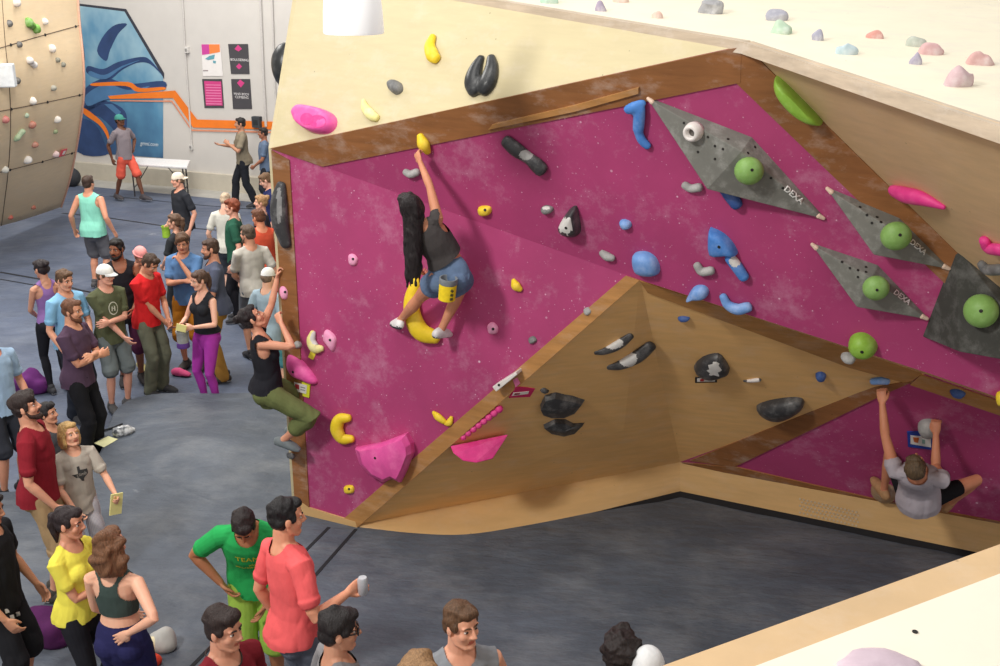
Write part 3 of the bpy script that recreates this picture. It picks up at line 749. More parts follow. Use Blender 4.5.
# blue hooked hold by the tip of the biggest diamond
b = MB(); c = P2.on(640, 120)
for sp, rr, lf in (([(630, 107), (637, 104), (645, 101)], [5, 6, 4], [1.4, 1.3, 1]), ([(642, 106), (641, 117), (640, 128)], [6, 6.5, 6], [1, .8, .8]), ([(639, 127), (643, 138), (649, 145)], [5, 5, 4.5], [.9, .8, .7])):
    pts = catmull([(*s, r, l) for s, r, l in zip(sp, rr, lf)], 4); P = []; R = []
    for u, v, r, l in pts:
        p = P2.on(u, v); m = r*depth(p)/F; P.append(p+P2.n*m*l-c); R.append((m*.8, m))
    b.tube(P, R, 12, ref=P2.n)
o = b.build('climbing_hold', BLU); o.location = c; m = o.modifiers.new('r', 'REMESH'); m.mode = 'VOXEL'; m.voxel_size = .011; m.use_smooth_shade = True
s = o.modifiers.new('s', 'SMOOTH'); s.iterations = 4
tag(o, 'tall blue hooked hold touching the upper tip of the largest grey diamond volume', 'climbing hold')
# grey diamond volumes
def diamond(label, pl, a, b_, c_, d, h, letters=None, mat=VOL, holes=()):
    base = [pl.on(*q) for q in (a, b_, c_, d)]; B0, D0 = base[1], base[3]
    mid = (B0+D0)/2; up = [B0.lerp(mid, .16)+pl.n*h*.9, D0.lerp(mid, .10)+pl.n*h]
    org = mid; V = [p-pl.n*.01-org for p in base]+[base[0]+pl.n*.018-org, base[2]+pl.n*.018-org]+[u-org for u in up]
    # 0 a,1 b,2 c,3 d,4 a',5 c',6 b',7 d'
    mb = MB(); mb.add(V, [(3, 2, 1, 0), (4, 6, 7), (5, 7, 6), (0, 1, 6, 4), (1, 2, 5, 6), (2, 3, 7, 5), (3, 0, 4, 7)])
    o = mb.build('wedge_volume', mat); o.location = org; bevel(o, .006); tag(o, label, 'volume', 'grey wedge volumes')
    bm = bmesh.new(); bm.from_mesh(o.data); bmesh.ops.recalc_face_normals(bm, faces=bm.faces); bm.to_mesh(o.data); bm.free()
    bv = BVHTree.FromPolygons([v.co+org for v in o.data.vertices], [p.vertices for p in o.data.polygons])
    def hit(u, v): return bv.ray_cast(CAM, ray(u, v).normalized())
    for q in holes:
        r = hit(*q)
        if r[0] is not None:
            n = r[1] if r[1].dot(pl.n) > 0 else -r[1]
            m2 = MB(); m2.lathe(r[0]-org, [(.009, -.003), (.009, .002)], 8, n); m2.build('bolt_hole', BOLT, o)
    for tip, inner in ((base[0], base[1].lerp(base[3], .5)), (base[2], base[1].lerp(base[3], .5))):
        t = tip+(inner-tip)*.01; m2 = MB(); d_ = (inner-tip).normalized(); m2.tube([t-org+pl.n*.012, t+d_*.035-org+pl.n*.02], [.012, .017], 8); m2.build('worn_tip', plain('worn_wood', (222, 196, 176)), o)
    if letters:
        s, u, v, ang, hp = letters
        vs, fs = text_mesh(s, hp*1.35, 0, bold=hp*.03); ca, sa = math.cos(ang), math.sin(ang); out = []
        for p in vs:
            x, y = p.x*ca+p.y*sa, p.x*sa-p.y*ca; r = hit(u+x, v+y)
            out.append((r[0] if r[0] is not None else pl.on(u+x, v+y, h*.5))+(CAM-pl.o).normalized()*.012-org)
        m2 = MB(); m2.add(out, fs); m2.build('lettering', plain('letter_white', (225, 225, 222)), o)
    return o, bv
D1, bv1 = diamond('largest grey diamond volume at the top of the magenta overhang', P2, (648, 97), (752, 137), (825, 218), (714, 179), .17, ('DEXA', 793, 195, math.radians(40), 6.5), holes=[(684, 123), (698, 152), (708, 137), (715, 146), (723, 149), (715, 159), (728, 139), (755, 147), (748, 153), (771, 178), (783, 188)])
D2v, bv2 = diamond('grey diamond volume below the pink wing hold, highest of the right hand pair', P2, (827, 187), (900, 217), (950, 268), (878, 244), .15, ('DEXA', 917, 247, math.radians(40), 5.5), holes=[(860, 207), (867, 215), (877, 217), (872, 223), (881, 222)], mat=VOL)
D3v, bv3 = diamond('smaller grey diamond volume just above the green egg shaped hold', P2, (812, 243), (878, 265), (928, 318), (861, 297), .14, ('DEXA', 901, 297, math.radians(38), 5.5), holes=[(842, 262), (850, 268), (858, 270), (866, 267), (858, 277), (866, 272)], mat=VOL)
def ontop(bv, pl, u, v, rpx, label, bolt):
    h = bv.ray_cast(CAM, ray(u, v).normalized()); p = h[0]; n = h[1] if h[1].dot(pl.n) > 0 else -h[1]
    q = Plane(p, p+n.orthogonal(), p+n.cross(n.orthogonal())); return ball(label, q, u, v, rpx, GRN, bolt)
ontop(bv1, P2, 749, 171, 14.5, 'green ball hold bolted on the largest grey diamond volume', (752, 170))
ontop(bv2, P2, 896, 236, 15, 'green ball hold on the grey diamond below the pink wing hold', (900, 235))
ontop(bv3, P2, 876, 288, 13, 'chalky green ball hold on the smaller grey diamond volume', (877, 290))
# white ring jug on the largest diamond
h = bv1.ray_cast(CAM, ray(695, 131).normalized()); p = h[0]; n = h[1] if h[1].dot(P2.n) > 0 else -h[1]
q = Plane(p, p+n.orthogonal(), p+n.cross(n.orthogonal())); r = 10*depth(p)/F
b = MB(); R = [(r*.95, -.01), (r, .02), (r*.85, .06), (r*.6, .075), (r*.42, .06), (r*.40, .03), (.001, .028)]
b.lathe((0, 0, 0), R, 24, n); o = b.build('climbing_hold', [WHP], None, True); o.location = p; tag(o, 'white ring jug hold bolted on the largest grey diamond volume', 'climbing hold')
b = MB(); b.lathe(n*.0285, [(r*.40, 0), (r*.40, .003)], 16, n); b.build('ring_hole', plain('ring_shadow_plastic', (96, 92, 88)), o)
# big dark corner volume
VB = [P2.on(955, 248), P2.on(922, 336), P2.on(1075, 338), P2.on(1090, 330)]
ap = P2.on(975, 318)+P2.n*.34
o_ = P2.on(960, 310); ridge = [P2.on(958, 258)+P2.n*.05, P2.on(930, 332)+P2.n*.04]
apx = P2.on(985, 300)+P2.n*.28
mb = MB(); V = [P2.on(955, 247)-P2.n*.01, P2.on(921, 337)-P2.n*.01, P2.on(1120, 345)-P2.n*.01, P2.on(1060, 330)+P2.n*.4, P2.on(966, 330)+P2.n*.24]
mb.add([v-o_ for v in V], [(0, 1, 4), (0, 4, 3), (1, 2, 3, 4), (0, 3, 2), (0, 2, 1)]); o = mb.build('wedge_volume', VOLD); o.location = o_
bm = bmesh.new(); bm.from_mesh(o.data); bmesh.ops.recalc_face_normals(bm, faces=bm.faces); bm.to_mesh(o.data); bm.free(); bevel(o, .006)
tag(o, 'big dark triangular volume wedged into the corner at the right edge', 'volume', 'grey wedge volumes')
bv4 = BVHTree.FromPolygons([v.co+o_ for v in o.data.vertices], [p.vertices for p in o.data.polygons])
ontop(bv4, P2, 981, 311, 17, 'green ball hold on the big dark triangular volume at the right edge', (981, 311))
# blue prism under the biggest diamond
tubehold('dark blue prism hold peeking out below the largest grey diamond', P2, [(724, 184), (731, 192), (738, 202)], [6, 7, 6.5], BLUD, .9, .7)
tubehold('light grey jug hold left of the dark blue prism hold', P2, [(686, 184), (692, 187), (700, 186)], [4, 4.2, 4.5], GRY, 1, .7)
pillow('blue shark fin hold above the blue and white block', P2, [(710, 229), (714, 228), (724, 233), (733, 242), (738, 253), (728, 253), (711, 252)], .09, BLU, smoothn=3, e=.6, top=.3, ang=40, bolt=[(719, 247)])
tubehold('blue block hold with a chalked white face below the blue fin', P2, [(731, 256), (737, 263), (745, 275)], [5.5, 6, 5.5], BLU, .9, .7, patch=[(735, 261, 6, 6)])
pillow('rounded blue pad hold above the wooden apex', P2, [(634, 254), (645, 251), (655, 256), (660, 266), (658, 274), (646, 275), (636, 270)], .09, BLUP, shift=(-1, -2))
tubehold('chalky grey jug hold between the blue fin and the blue pads', P2, [(698, 264), (703, 270), (712, 269)], [4, 4.5, 4.5], GRY, 1, .7)
pillow('small light blue hold on the edge of the wooden trim, left of the blue crescent', P2, [(689, 294), (695, 286), (704, 285), (709, 290), (706, 297), (694, 298), (687, 300)], .07, BLUP)
tubehold('light blue crescent hold resting just above the wooden trim', P2, [(724, 295), (729, 303), (739, 307), (749, 305)], [4, 5, 6, 5.5], BLUP, .9, .7)
tubehold('small grey ring hold near the crease left of the blue pad', P2, [(603, 252), (608, 255), (613, 257)], [3.5, 4.5, 3.5], GRY, 1, .6)
pillow('bright green egg shaped hold above the wooden trim', P2, [(850, 338), (856, 333), (866, 333), (876, 341), (877, 350), (869, 355), (857, 353), (850, 346)], .11, LIME, bolt=[(862, 352)])
pillow('small white chalky hold on the wooden trim below the green egg', P2, [(841, 355), (847, 353), (855, 357), (854, 362), (846, 361)], .05, GRY)
# climber's start: yellow hold on the lip board
tubehold('yellow hold on the lip board gripped by the long haired climber', P2, [(422, 135), (426, 142), (429, 150)], [4, 6.5, 4], YEL, .9, .8)
# ---- wing
pillow('lime green wedge hold on the corner of the brown wing', P2, [(775, 79), (780, 76), (800, 94), (823, 120), (815, 122), (802, 116), (788, 104), (777, 90)], .16, LIME, smoothn=3, e=.5, top=.25, shift=(4, -4))
tubehold('pink wing shaped hold on the brown plywood wing', PW, [(897, 188), (910, 191), (926, 195), (945, 206)], [7, 9.5, 8.5, 3], PNKD, .8, .6)
tubehold('pink hold cut by the right edge on the brown wing', PW, [(987, 238), (992, 245), (1004, 247)], [6, 7, 7], PNKD, .8, .6)
tubehold('grey ring hold below the pink hold at the right edge', PW, [(984, 262), (990, 267), (1003, 267)], [5, 6, 6], GRYD, .9, .6)
# ---- bright left face
pillow('small pink drop hold high on the bright magenta face', P1, [(349, 255), (354, 254), (358, 259), (356, 265), (350, 264)], .03, PNKW, bolt=[(353, 259)])
pillow('pink oval hold screwed to the wooden arete', P1, [(281, 287), (285, 286), (288.5, 291), (288, 298), (284, 299), (281, 294)], .04, PNKW, bolt=[(285, 292)])
tubehold('small curved yellow hold right of the climber on the bright magenta face', P1, [(514, 280), (517, 285), (521, 289)], [2.5, 5, 3], YEL, .8, .6)
pillow('small pink triangle hold right of the climber on the bright magenta face', P1, [(488, 325), (493, 322), (498, 327), (497, 333), (490, 333)], .04, PNKW, bolt=[(493, 329)])
pillow('tiny dark chip hold near the middle of the bright magenta face', P1, [(529, 338), (534, 336), (537, 340), (534, 343), (530, 343)], .03, GRYD)
pillow('tiny grey hold on the wooden edge above the white angular hold', P1, [(584, 309), (589, 307), (592, 311), (589, 315), (585, 314)], .03, GRY)
tubehold('long yellow segment of the pair low on the bright magenta face', P1, [(434, 412), (439, 416), (445, 421)], [2, 4, 3], YEL, .8, .6)
tubehold('short yellow segment of the pair beside the wooden edge', P1, [(446, 423), (450, 422), (452, 417)], [2.2, 3.5, 2], YEL, .8, .6)
tubehold('fat yellow crescent hold above the big pink block', P1, [(350, 417), (342, 418), (339, 427), (344, 437), (353, 438)], [4, 6, 7, 6, 4], YEL, .85, .6)
pillow('small yellow square hold at the foot of the bright magenta face', P1, [(345, 486), (351, 485), (354, 487), (354, 492), (348, 493), (345, 491)], .04, YEL, bolt=[(349, 489)])
pillow('large faceted pink block hold low on the bright magenta face', P1, [(356, 447), (382, 442), (409, 432), (414, 442), (415, 452), (408, 470), (402, 482), (394, 478), (385, 482), (371, 475), (360, 462)], .17, PNK, smoothn=1, e=.6, top=.35, rings=4, ang=20, shift=(6, -6), bolt=[(375, 458)])
tubehold('chalked yellow and white half moon hold by the side climber', P1, [(314, 332), (313, 340), (317, 347), (323, 348)], [3, 5, 5.5, 3], PALEY, .8, .6, patch=[(316, 338, 6, 7)])
b = MB(); c = P1.on(312, 354)
for q in ([(312, 348), (315, 350), (311, 359), (308, 357)], [(315, 350), (317, 351), (313, 360), (311, 359)]): b.hull([P1.on(*x, .006)-c for x in q], P1.n, .004)
o = b.build('marking_tape', plain('yellow_tape', (236, 220, 70))); o.location = c; tag(o, 'yellow tape strips stuck below the half moon hold', 'tape')
pillow('pale pink leaf hold right of the yellow and white half moon', P1, [(325, 331), (329, 330), (336, 337), (336, 346), (333, 351), (328, 345), (324, 339)], .04, PNKW, bolt=[(330, 340)])
pillow('pink teardrop hold above the yellow framed card', P1, [(288, 357), (291, 354), (302, 360), (311, 370), (318, 381), (314, 384), (304, 380), (293, 375), (288, 366)], .07, PNK, smoothn=3, bolt=[(293, 372)])
pillow('small grey foothold on the arete beside the side climber', P1, [(296, 341), (300, 341), (302, 346), (298, 348), (295, 345)], .04, GRY)
tubehold('huge yellow banana hold under the feet of the long haired climber', P1, [(418, 280), (414, 298), (416, 316), (424, 330), (438, 336)], [5, 8, 9.5, 10, 7], YEL, .75, .6)
# white angular hold, pink slip
b = MB(); c = P1.on(505, 382)
T_ = [(492, 387), (496, 392), (517, 375), (516, 372)]
b.hull([P1.on(*x, .11)-c for x in T_], P1.n, .12)
o = b.build('climbing_hold', [WHP]); o.location = c; bevel(o, .006); tag(o, 'white angular bar hold on the lower wooden edge', 'climbing hold'); addbolt(o, 499, 385, c)
b = MB(); c = P1.on(517, 383, .02); b.hull([P1.on(*x, .02)-c for x in [(513, 380), (517, 377.5), (520, 383.5), (515.5, 387.5)]], P1.n, .006); o = b.build('marking_tape', plain('pink_tape', (240, 130, 180))); o.location = c
tag(o, 'pale pink tape flap hanging from the white angular hold', 'tape')
def card(label, pl, outer, inner, rgb, inks=(), lift=.012):
    c = pl.on(sum(p[0] for p in outer)/len(outer), sum(p[1] for p in outer)/len(outer)); b = MB(); b.hull([pl.on(*p, lift)-c for p in outer], pl.n, .01)
    o = b.build('route_card', plain('card_'+label[:5], rgb, .6, .04, 8, 0)); o.location = c; tag(o, label, 'route card')
    if inner:
        b = MB(); b.hull([pl.on(*p, lift+.004)-c for p in inner], pl.n, .003); b.build('label', plain('card_white', (228, 224, 218), .6, .04, 8, 0), o)
    for rgb2, q in inks:
        b = MB(); b.hull([pl.on(*p, lift+.007)-c for p in q], pl.n, .003); b.build('print', plain('card_ink', rgb2, .6, .04, 8, 0), o)
    return o
card('yellow framed route card below the pink teardrop hold', P1, [(291, 379), (310, 384), (309, 398), (292, 393)], [(294, 382), (307, 385.5), (306, 394), (295, 391)], (226, 226, 60), [((190, 60, 70), [(295, 384), (299, 385), (299, 389.5), (295.5, 388.5)]), ((150, 150, 150), [(300.5, 386.5), (305, 387.7), (305, 388.7), (300.5, 387.5)]), ((150, 150, 150), [(300.5, 389), (305, 390.2), (305, 391), (300.5, 390)])])
# ---- brown face left
card('deep pink route card on the brown face beside the pink tape', PF1, [(509, 398), (516, 387), (535, 389), (530, 397)], [(512, 396), (513.5, 393), (529, 391.5), (528, 394)], (206, 44, 100), [((140, 40, 60), [(514, 395.2), (515, 393.6), (520, 393.2), (519.5, 394.6)])])
b = MB(); c = PF1.on(480, 422)
for k in range(8):
    u = 463+k*5.1; v = 436-k*4.1; p = PF1.on(u, v); m = (3.2+.14*k)*depth(p)/F; b.ell(p+PF1.n*m*.5-c, (m, m, m), None, 12, 8)
b.tube([PF1.on(462, 436)-c+PF1.n*.006, PF1.on(500, 406.5)-c+PF1.n*.006], [.012, .014], 8)
o = b.build('beaded_hold', PNKD); o.location = c; m = o.modifiers.new('r', 'REMESH'); m.mode = 'VOXEL'; m.voxel_size = .006; m.use_smooth_shade = True; tag(o, 'slim pink hold like a row of beads along the edge of the brown face', 'climbing hold')
b = MB(); c = PF1.on(480, 448)
up = [PF1.on(451, 446), PF1.on(512, 432)]; V = [PF1.on(452, 450), PF1.on(505, 446), PF1.on(495, 459), PF1.on(475, 462), PF1.on(458, 457)]
# a prow that juts out of the brown face: upper edge stands proud, belly tapers back into the wood
top = [PF1.on(450, 446, .02), PF1.on(509, 434, .05)]; fr = [PF1.on(453, 453, .12), PF1.on(463, 461, .19), PF1.on(476, 463, .22), PF1.on(493, 459, .20)]
bk = [PF1.on(455, 446, -.01), PF1.on(500, 438, -.01), PF1.on(480, 456, -.01), PF1.on(464, 455, -.01)]
mb = MB(); mb.add([p-c for p in top+fr+bk], [(0, 2, 3, 4, 5, 1), (0, 1, 7, 6), (1, 5, 8, 7), (5, 4, 8), (4, 3, 9, 8), (3, 2, 9), (2, 0, 6, 9), (6, 7, 8, 9)])
o = mb.build('climbing_hold', PNKD); o.location = c; bm = bmesh.new(); bm.from_mesh(o.data); bmesh.ops.recalc_face_normals(bm, faces=bm.faces); bm.to_mesh(o.data); bm.free(); bevel(o, .01, 3)
tag(o, 'big pink wedge hold jutting from the brown plywood face', 'climbing hold')
def shoe_hold(label, pl, sp, rr, patch, mat=BLK, flat=.6, lifts=None):
    return tubehold(label, pl, sp, rr, mat, flat, .5, patch=patch, lifts=lifts)
shoe_hold('upper black hold with a white chalked middle on the brown face', PF1, [(595, 352), (605, 349), (618, 342), (630, 334)], [2.5, 5, 6.5, 4.5], [(613, 343, 10, 6)])
shoe_hold('lower and bigger black hold with a white chalked middle on the brown face', PF1, [(608, 366), (620, 362), (636, 353), (650, 343)], [3.5, 7, 9, 7], [(628, 359, 9, 8)])
pillow('wide black two part hold on the brown face, above its smaller twin', PF1, [(540, 404), (545, 394), (556, 391), (565, 393), (573, 394), (586, 398), (578, 408), (566, 413), (552, 413), (543, 410)], .09, BLK, smoothn=1, rings=3, e=.5, top=.25, ang=15, shift=(-5, 0))
pillow('smaller faceted black hold hanging under the wide black two part hold', PF1, [(543, 423), (555, 417), (566, 417), (574, 421), (586, 420), (577, 429), (565, 432), (551, 429)], .08, BLK, smoothn=1, rings=3, e=.5, top=.2, ang=15, shift=(-4, 0))
pillow('tiny black hold beside the wide black two part hold', PF1, [(540, 389), (544, 387), (549, 390), (545, 392), (541, 391)], .03, BLK)
# ---- brown face right
pillow('black rock hold with a white chalk patch above the black route tag', PF2, [(694, 366), (702, 357), (714, 353), (722, 355), (730, 368), (726, 372), (712, 376), (700, 373)], .085, BLK, patch=[(714, 369, 6, 7)], smoothn=2, rings=9, e=.6, ang=25)
card('black route tag under the chalked rock hold', PF2, [(695, 378), (717, 377.5), (717, 382.5), (695, 383)], [(697, 379), (715, 378.7), (715, 381.4), (697, 381.8)], (38, 34, 34), [((170, 50, 50), [(700, 379.3), (704, 379.2), (704, 381.3), (700, 381.4)])], lift=.05)
tubehold('chalked white strap shaped hold near the route tag', PF2, [(744, 380.5), (750, 380), (757, 379), (760, 379)], [1.2, 2, 2.6, 2], WHP, .8, .5, patch=[(744, 381, 3, 3), (761, 379, 2, 3)], mat2=BLK)
pillow('long dark slab hold low on the brown face', PF2, [(757, 405), (770, 400), (790, 397), (802, 398), (804, 404), (796, 411), (780, 417), (768, 416), (759, 411)], .11, BLK, smoothn=4, shift=(0, -2))
pillow('small slate blue hold near the wooden apex', PF2, [(678, 317), (684, 316), (690, 317.5), (687, 320), (680, 320)], .03, BLUD)
pillow('small round blue hold on the brown face', PF2, [(816, 373), (821, 371.5), (826, 374), (825, 378), (819, 378.5), (816, 376)], .05, BLUD)

tubehold('grey blue jug held by the left hand of the squatting climber', PF2, [(873, 379), (880, 378), (887, 379)], [3.5, 4, 3.5], BLUP, 1, .8)
pillow('white chalked jug held by the right hand of the squatting climber', PM3, [(918, 424), (924, 419), (936, 420), (940, 428), (932, 434), (922, 432)], .09, GRY)
card('blue framed route card beside the chalked jug', PM3, [(907, 432), (932, 432), (932, 450), (908, 447)], [(910.5, 435.5), (931, 437.5), (931, 447.5), (910.5, 444)], (44, 70, 160), [((206, 110, 60), [(913, 437.5), (919, 438), (918, 443), (914, 442)]), ((140, 170, 160), [(922, 439.5), (925, 440), (925, 444), (922, 443.5)])])
pillow('dim blue hold on the wooden trim at the right', PM3, [(950, 389), (958, 388), (966, 392), (962, 396), (953, 394)], .05, BLUD)
pillow('yellow hold cut by the right edge on the wooden trim', P2, [(996, 394), (1001, 391), (1006, 396), (1004, 403), (998, 403)], .05, YEL)
pillow('brown foothold beside the left foot of the squatting climber', PM3, [(871, 487), (878, 482), (893, 486), (897, 496), (886, 500), (874, 494)], .08, plastic((160, 130, 100), .3))
# ---- holds on the chalky top deck
def dome(label, u, v, wu, hv, rgb, kind=0):
    p = PDK.on(u, v); m = depth(p)/F; c = lin(rgb); mat = plastic(rgb, .75, .8)
    mb = MB(); rx = wu/2*m; hz = hv*m*1.15
    mb.ell((0, 0, 0), (rx, rx*.75, hz), None, 26, 16)
    mb.v = [q+Vector((mnoise.noise(q*14+Vector((u, v, 0)))*.45*rx, mnoise.noise(q*12+Vector((v, v, 0)))*.3*rx, max(0, q.z)/max(hz, .01)*mnoise.noise(q*16+Vector((v, 0, u)))*.45*hz)) for q in mb.v]
    o = mb.build('top_hold', mat, None, True); o.location = p; tag(o, label, 'climbing hold', 'chalky holds on the top surface'); return o
for a in [('pale teal hold at the top edge of the chalky surface, upper left', 549, 3, 16, 9, (176, 206, 190)), ('mauve upright hold near the top left of the chalky surface', 601, 11, 11, 9, (170, 158, 180)), ('pale rose hold at the top edge of the chalky surface', 621, 2, 16, 6, (224, 190, 176)),
          ('small peach hold left of the big grey hold on the chalky surface', 657, 18, 12, 6, (224, 190, 176)), ('large grey ridged hold, largest of the far row on the chalky surface', 711, 13, 26, 13, (160, 160, 164)), ('grey hold directly behind the pale green one', 777, 20, 21, 8, (170, 170, 182)),
          ('pale green hold in front of a grey one on the chalky surface', 781, 33, 22, 10, (184, 208, 184)), ('little slate hold by itself on the chalky surface', 818, 40, 15, 9, (168, 168, 184)), ('pale blue triangular hold on the chalky surface', 847, 54, 21, 9, (190, 210, 216)),
          ('salmon dome hold on the chalky surface', 875, 38, 17, 6, (216, 156, 146)), ('grey green hold on the chalky surface behind the pink and violet pair', 916, 46, 20, 8, (184, 190, 178)), ('pink hold of the pair touching a violet one', 931, 54, 25, 9, (214, 174, 174)),
          ('violet hold of the pair touching a pink one', 916, 64, 14, 10, (174, 168, 186)), ('rose bumpy hold near the right edge of the chalky surface', 980, 64, 28, 10, (212, 170, 166)), ('big dusty pink hold, nearest on the chalky surface', 958, 85, 30, 15, (206, 178, 182))]: dome(*a)
p = pn.on(880, 671); mb = MB(); mb.ell((0, 0, 0), (.085, .06, .03), None, 20, 10); mb.v = [q*(1+.15*mnoise.noise(q*25)) for q in mb.v]
o = mb.build('top_hold', plastic((206, 186, 198), .5), None, True); o.location = p; tag(o, 'pale lilac hold at the bottom edge on the near white boulder top', 'climbing hold')
# ---- holds on the curved wall at the left
CWL = [('green double blob hold high on the curved wall', [(27, 23), (33, 29)], 5.5, (110, 160, 70)), ('dark grey hold near the top left of the curved wall', [(8, 25)], 4, (86, 84, 82)), ('white hold near the top of the curved wall right of the green blobs', [(44, 21)], 4, (220, 212, 204)),
       ('dark hold under the highest dark one on the curved wall', [(18, 44)], 3.6, (84, 82, 80)), ('white block hold right of centre below the upper seam', [(49, 48)], 4.5, (222, 214, 206)), ('white branching hold in the middle of the curved wall', [(28, 59), (34, 64)], 4.5, (216, 210, 206)),
       ('upper one of two little olive holds on the curved wall', [(57, 60)], 3, (130, 128, 112)), ('lower one of two little olive holds on the curved wall', [(62, 66)], 3, (124, 122, 108)), ('dark hold left of centre on the curved wall, beside the pale volume', [(16, 80)], 4, (88, 84, 78)),
       ('grey olive hold above the middle seam on the curved wall', [(51, 88)], 3.4, (150, 148, 136)), ('white hold sitting on the middle seam of the curved wall', [(31, 100)], 4.5, (224, 218, 210)), ('red hold at the left picture edge on the curved wall', [(4, 119)], 4.5, (190, 110, 104)),
       ('pale green hold above the rust hold on the curved wall', [(27, 115)], 3, (166, 186, 160)), ('rust hold in the middle of the lower curved wall', [(31, 125)], 4.5, (178, 112, 92)), ('pale green long hold left of the rust hold', [(21, 131), (17, 138)], 4, (162, 182, 148)),
       ('white block hold in the lower right of the curved wall', [(56, 119)], 4.2, (226, 220, 212)), ('small olive hold under the white block on the lower curved wall', [(55, 131)], 3, (134, 150, 106)), ('clay hold below the rust hold', [(34, 143)], 4, (184, 124, 104)),
       ('white round hold low on the curved wall', [(26, 158)], 4.8, (226, 220, 214)), ('white and red hold beside the red card', [(54, 154)], 4.2, (224, 196, 194)), ('pale grey hold on the lowest seam at the left edge', [(4, 170)], 4.5, (206, 204, 194)),
       ('rust foothold near the bottom edge of the curved wall', [(33, 206)], 2.6, (176, 92, 66)), ('red foothold lowest on the curved wall', [(10, 218)], 3, (190, 86, 66)), ('white hold at the upper left corner of the curved wall', [(14, 1)], 5, (214, 204, 196))]
for lab, spots, r, rgb in CWL:
    pl = cwall_at(*spots[0]); p = pl.o; m = r*depth(p)/F; b = MB()
    for k, s in enumerate(spots):
        q = p if k == 0 else cwall_at(*s).o
        b.ell(q-p+pl.n*m*.25, (m, m*.7, m*.85), None, 14, 9)
    if len(spots) > 1: b.ell((q-p)/2+pl.n*m*.25, (m*.8, m*.6, m*.8), None, 12, 8)
    sd_ = Vector((spots[0][0], spots[0][1], 0))
    b.v = [v*(1+.22*mnoise.noise(v*9+sd_)) for v in b.v]
    o = b.build('climbing_hold', plastic(rgb, .35, .7), None, True); o.location = p; tag(o, lab, 'climbing hold', 'holds on the curved wall')
    if len(spots) > 1: m_ = o.modifiers.new('r', 'REMESH'); m_.mode = 'VOXEL'; m_.voxel_size = .02; m_.use_smooth_shade = True
pl = cwall_at(62, 152); c = pl.o; b = MB(); m = depth(c)/F
X = (cwall_at(66, 151).o-c).normalized(); Y = pl.n.cross(X).normalized(); Y = Y if Y.z > 0 else -Y; R = Matrix((X, pl.n, Y)).transposed()
b.box(pl.n*.03, (11*m, .01, 8*m), R); o = b.build('route_card', plain('card_red', (222, 92, 100))); o.location = c; tag(o, 'red route card low on the curved wall', 'route card')
b = MB(); b.box(pl.n*.037+X*m, (4*m, .006, 4*m), R); b.build('label', plain('card_white', (228, 224, 218)), o)
pl = cwall_at(2, 76); c = pl.o; m = depth(c)/F; b = MB(); b.box(pl.n*.06, (18*m, .16, 23*m), Matrix.Rotation(.15, 3, 'Z')); o = b.build('box_volume', plastic((206, 210, 214), .3, .7)); o.location = c; bevel(o, .02)
tag(o, 'pale grey box shaped volume at the left picture edge on the curved wall', 'volume')
# black round bag on the floor by the curved wall
p = atZ(72, 186, LOWZ); b = MB(); b.ell((0, 0, .2), (.22, .2, .22)); b.tube([(-.1, 0, .38), (0, 0, .5), (.1, 0, .38)], [.018]*3, 8); o = b.build('round_bag', plain('black_nylon', (58, 60, 64), .7), None, True); o.location = p; tag(o, 'dark rounded bag on the floor beside the curved wall', 'bag')
# ================================================================ people: one continuous body each, clothing and hair as parts
def V3(*a): return Vector(a if len(a) == 3 else a[0])
def rotz(d): return Matrix.Rotation(math.radians(d), 3, 'Z')
def rotx(d): return Matrix.Rotation(math.radians(d), 3, 'X')
def roty(d): return Matrix.Rotation(math.radians(d), 3, 'Y')
def slerp(a, b, t): return a.to_quaternion().slerp(b.to_quaternion(), t).to_matrix()
def remesh(mb, voxel, it=3, name='m'):
    me = mkmesh(name, mb.v, mb.f, [])
    o = bpy.data.objects.new('tmp', me); COL.objects.link(o)
    m = o.modifiers.new('r', 'REMESH'); m.mode = 'VOXEL'; m.voxel_size = voxel; m.adaptivity = 0
    if it: s = o.modifiers.new('s', 'SMOOTH'); s.iterations = it; s.factor = .5
    dg = bpy.context.evaluated_depsgraph_get(); out = bpy.data.meshes.new_from_object(o.evaluated_get(dg))
    bpy.data.objects.remove(o); bpy.data.meshes.remove(me); out.name = name
    out.polygons.foreach_set('use_smooth', [True]*len(out.polygons)); return out
def getco(me):
    a = np.empty(len(me.vertices)*3, 'f'); me.vertices.foreach_get('co', a); return a.reshape(-1, 3)
def getno(me):
    a = np.empty(len(me.vertices)*3, 'f'); me.vertex_normals.foreach_get('vector', a); return a.reshape(-1, 3)
def setco(me, a): me.vertices.foreach_set('co', np.ascontiguousarray(a, 'f').ravel()); me.update()
def wave(p, freq, seed, n=7, squash=(1, 1, 1)):
    r = np.random.RandomState(seed); out = np.zeros(len(p))
    for i in range(n):
        d = r.normal(size=3)*np.array(squash); d /= np.linalg.norm(d)+1e-6
        out += np.sin(p @ (d*freq*r.uniform(.6, 1.6))+r.uniform(0, 6.28)+1.3*np.sin(p @ (r.normal(size=3)*freq*.35)))
    return out/n**.5
def cutfaces(me, keep):
    """drop faces whose centre fails keep(x,y,z array -> bool array)"""
    n = len(me.polygons); c = np.empty(n*3, 'f'); me.polygons.foreach_get('center', c); k = keep(c.reshape(-1, 3))
    bm = bmesh.new(); bm.from_mesh(me); bm.faces.ensure_lookup_table()
    bmesh.ops.delete(bm, geom=[bm.faces[i] for i in np.nonzero(~k)[0]], context='FACES'); bm.to_mesh(me); bm.free()
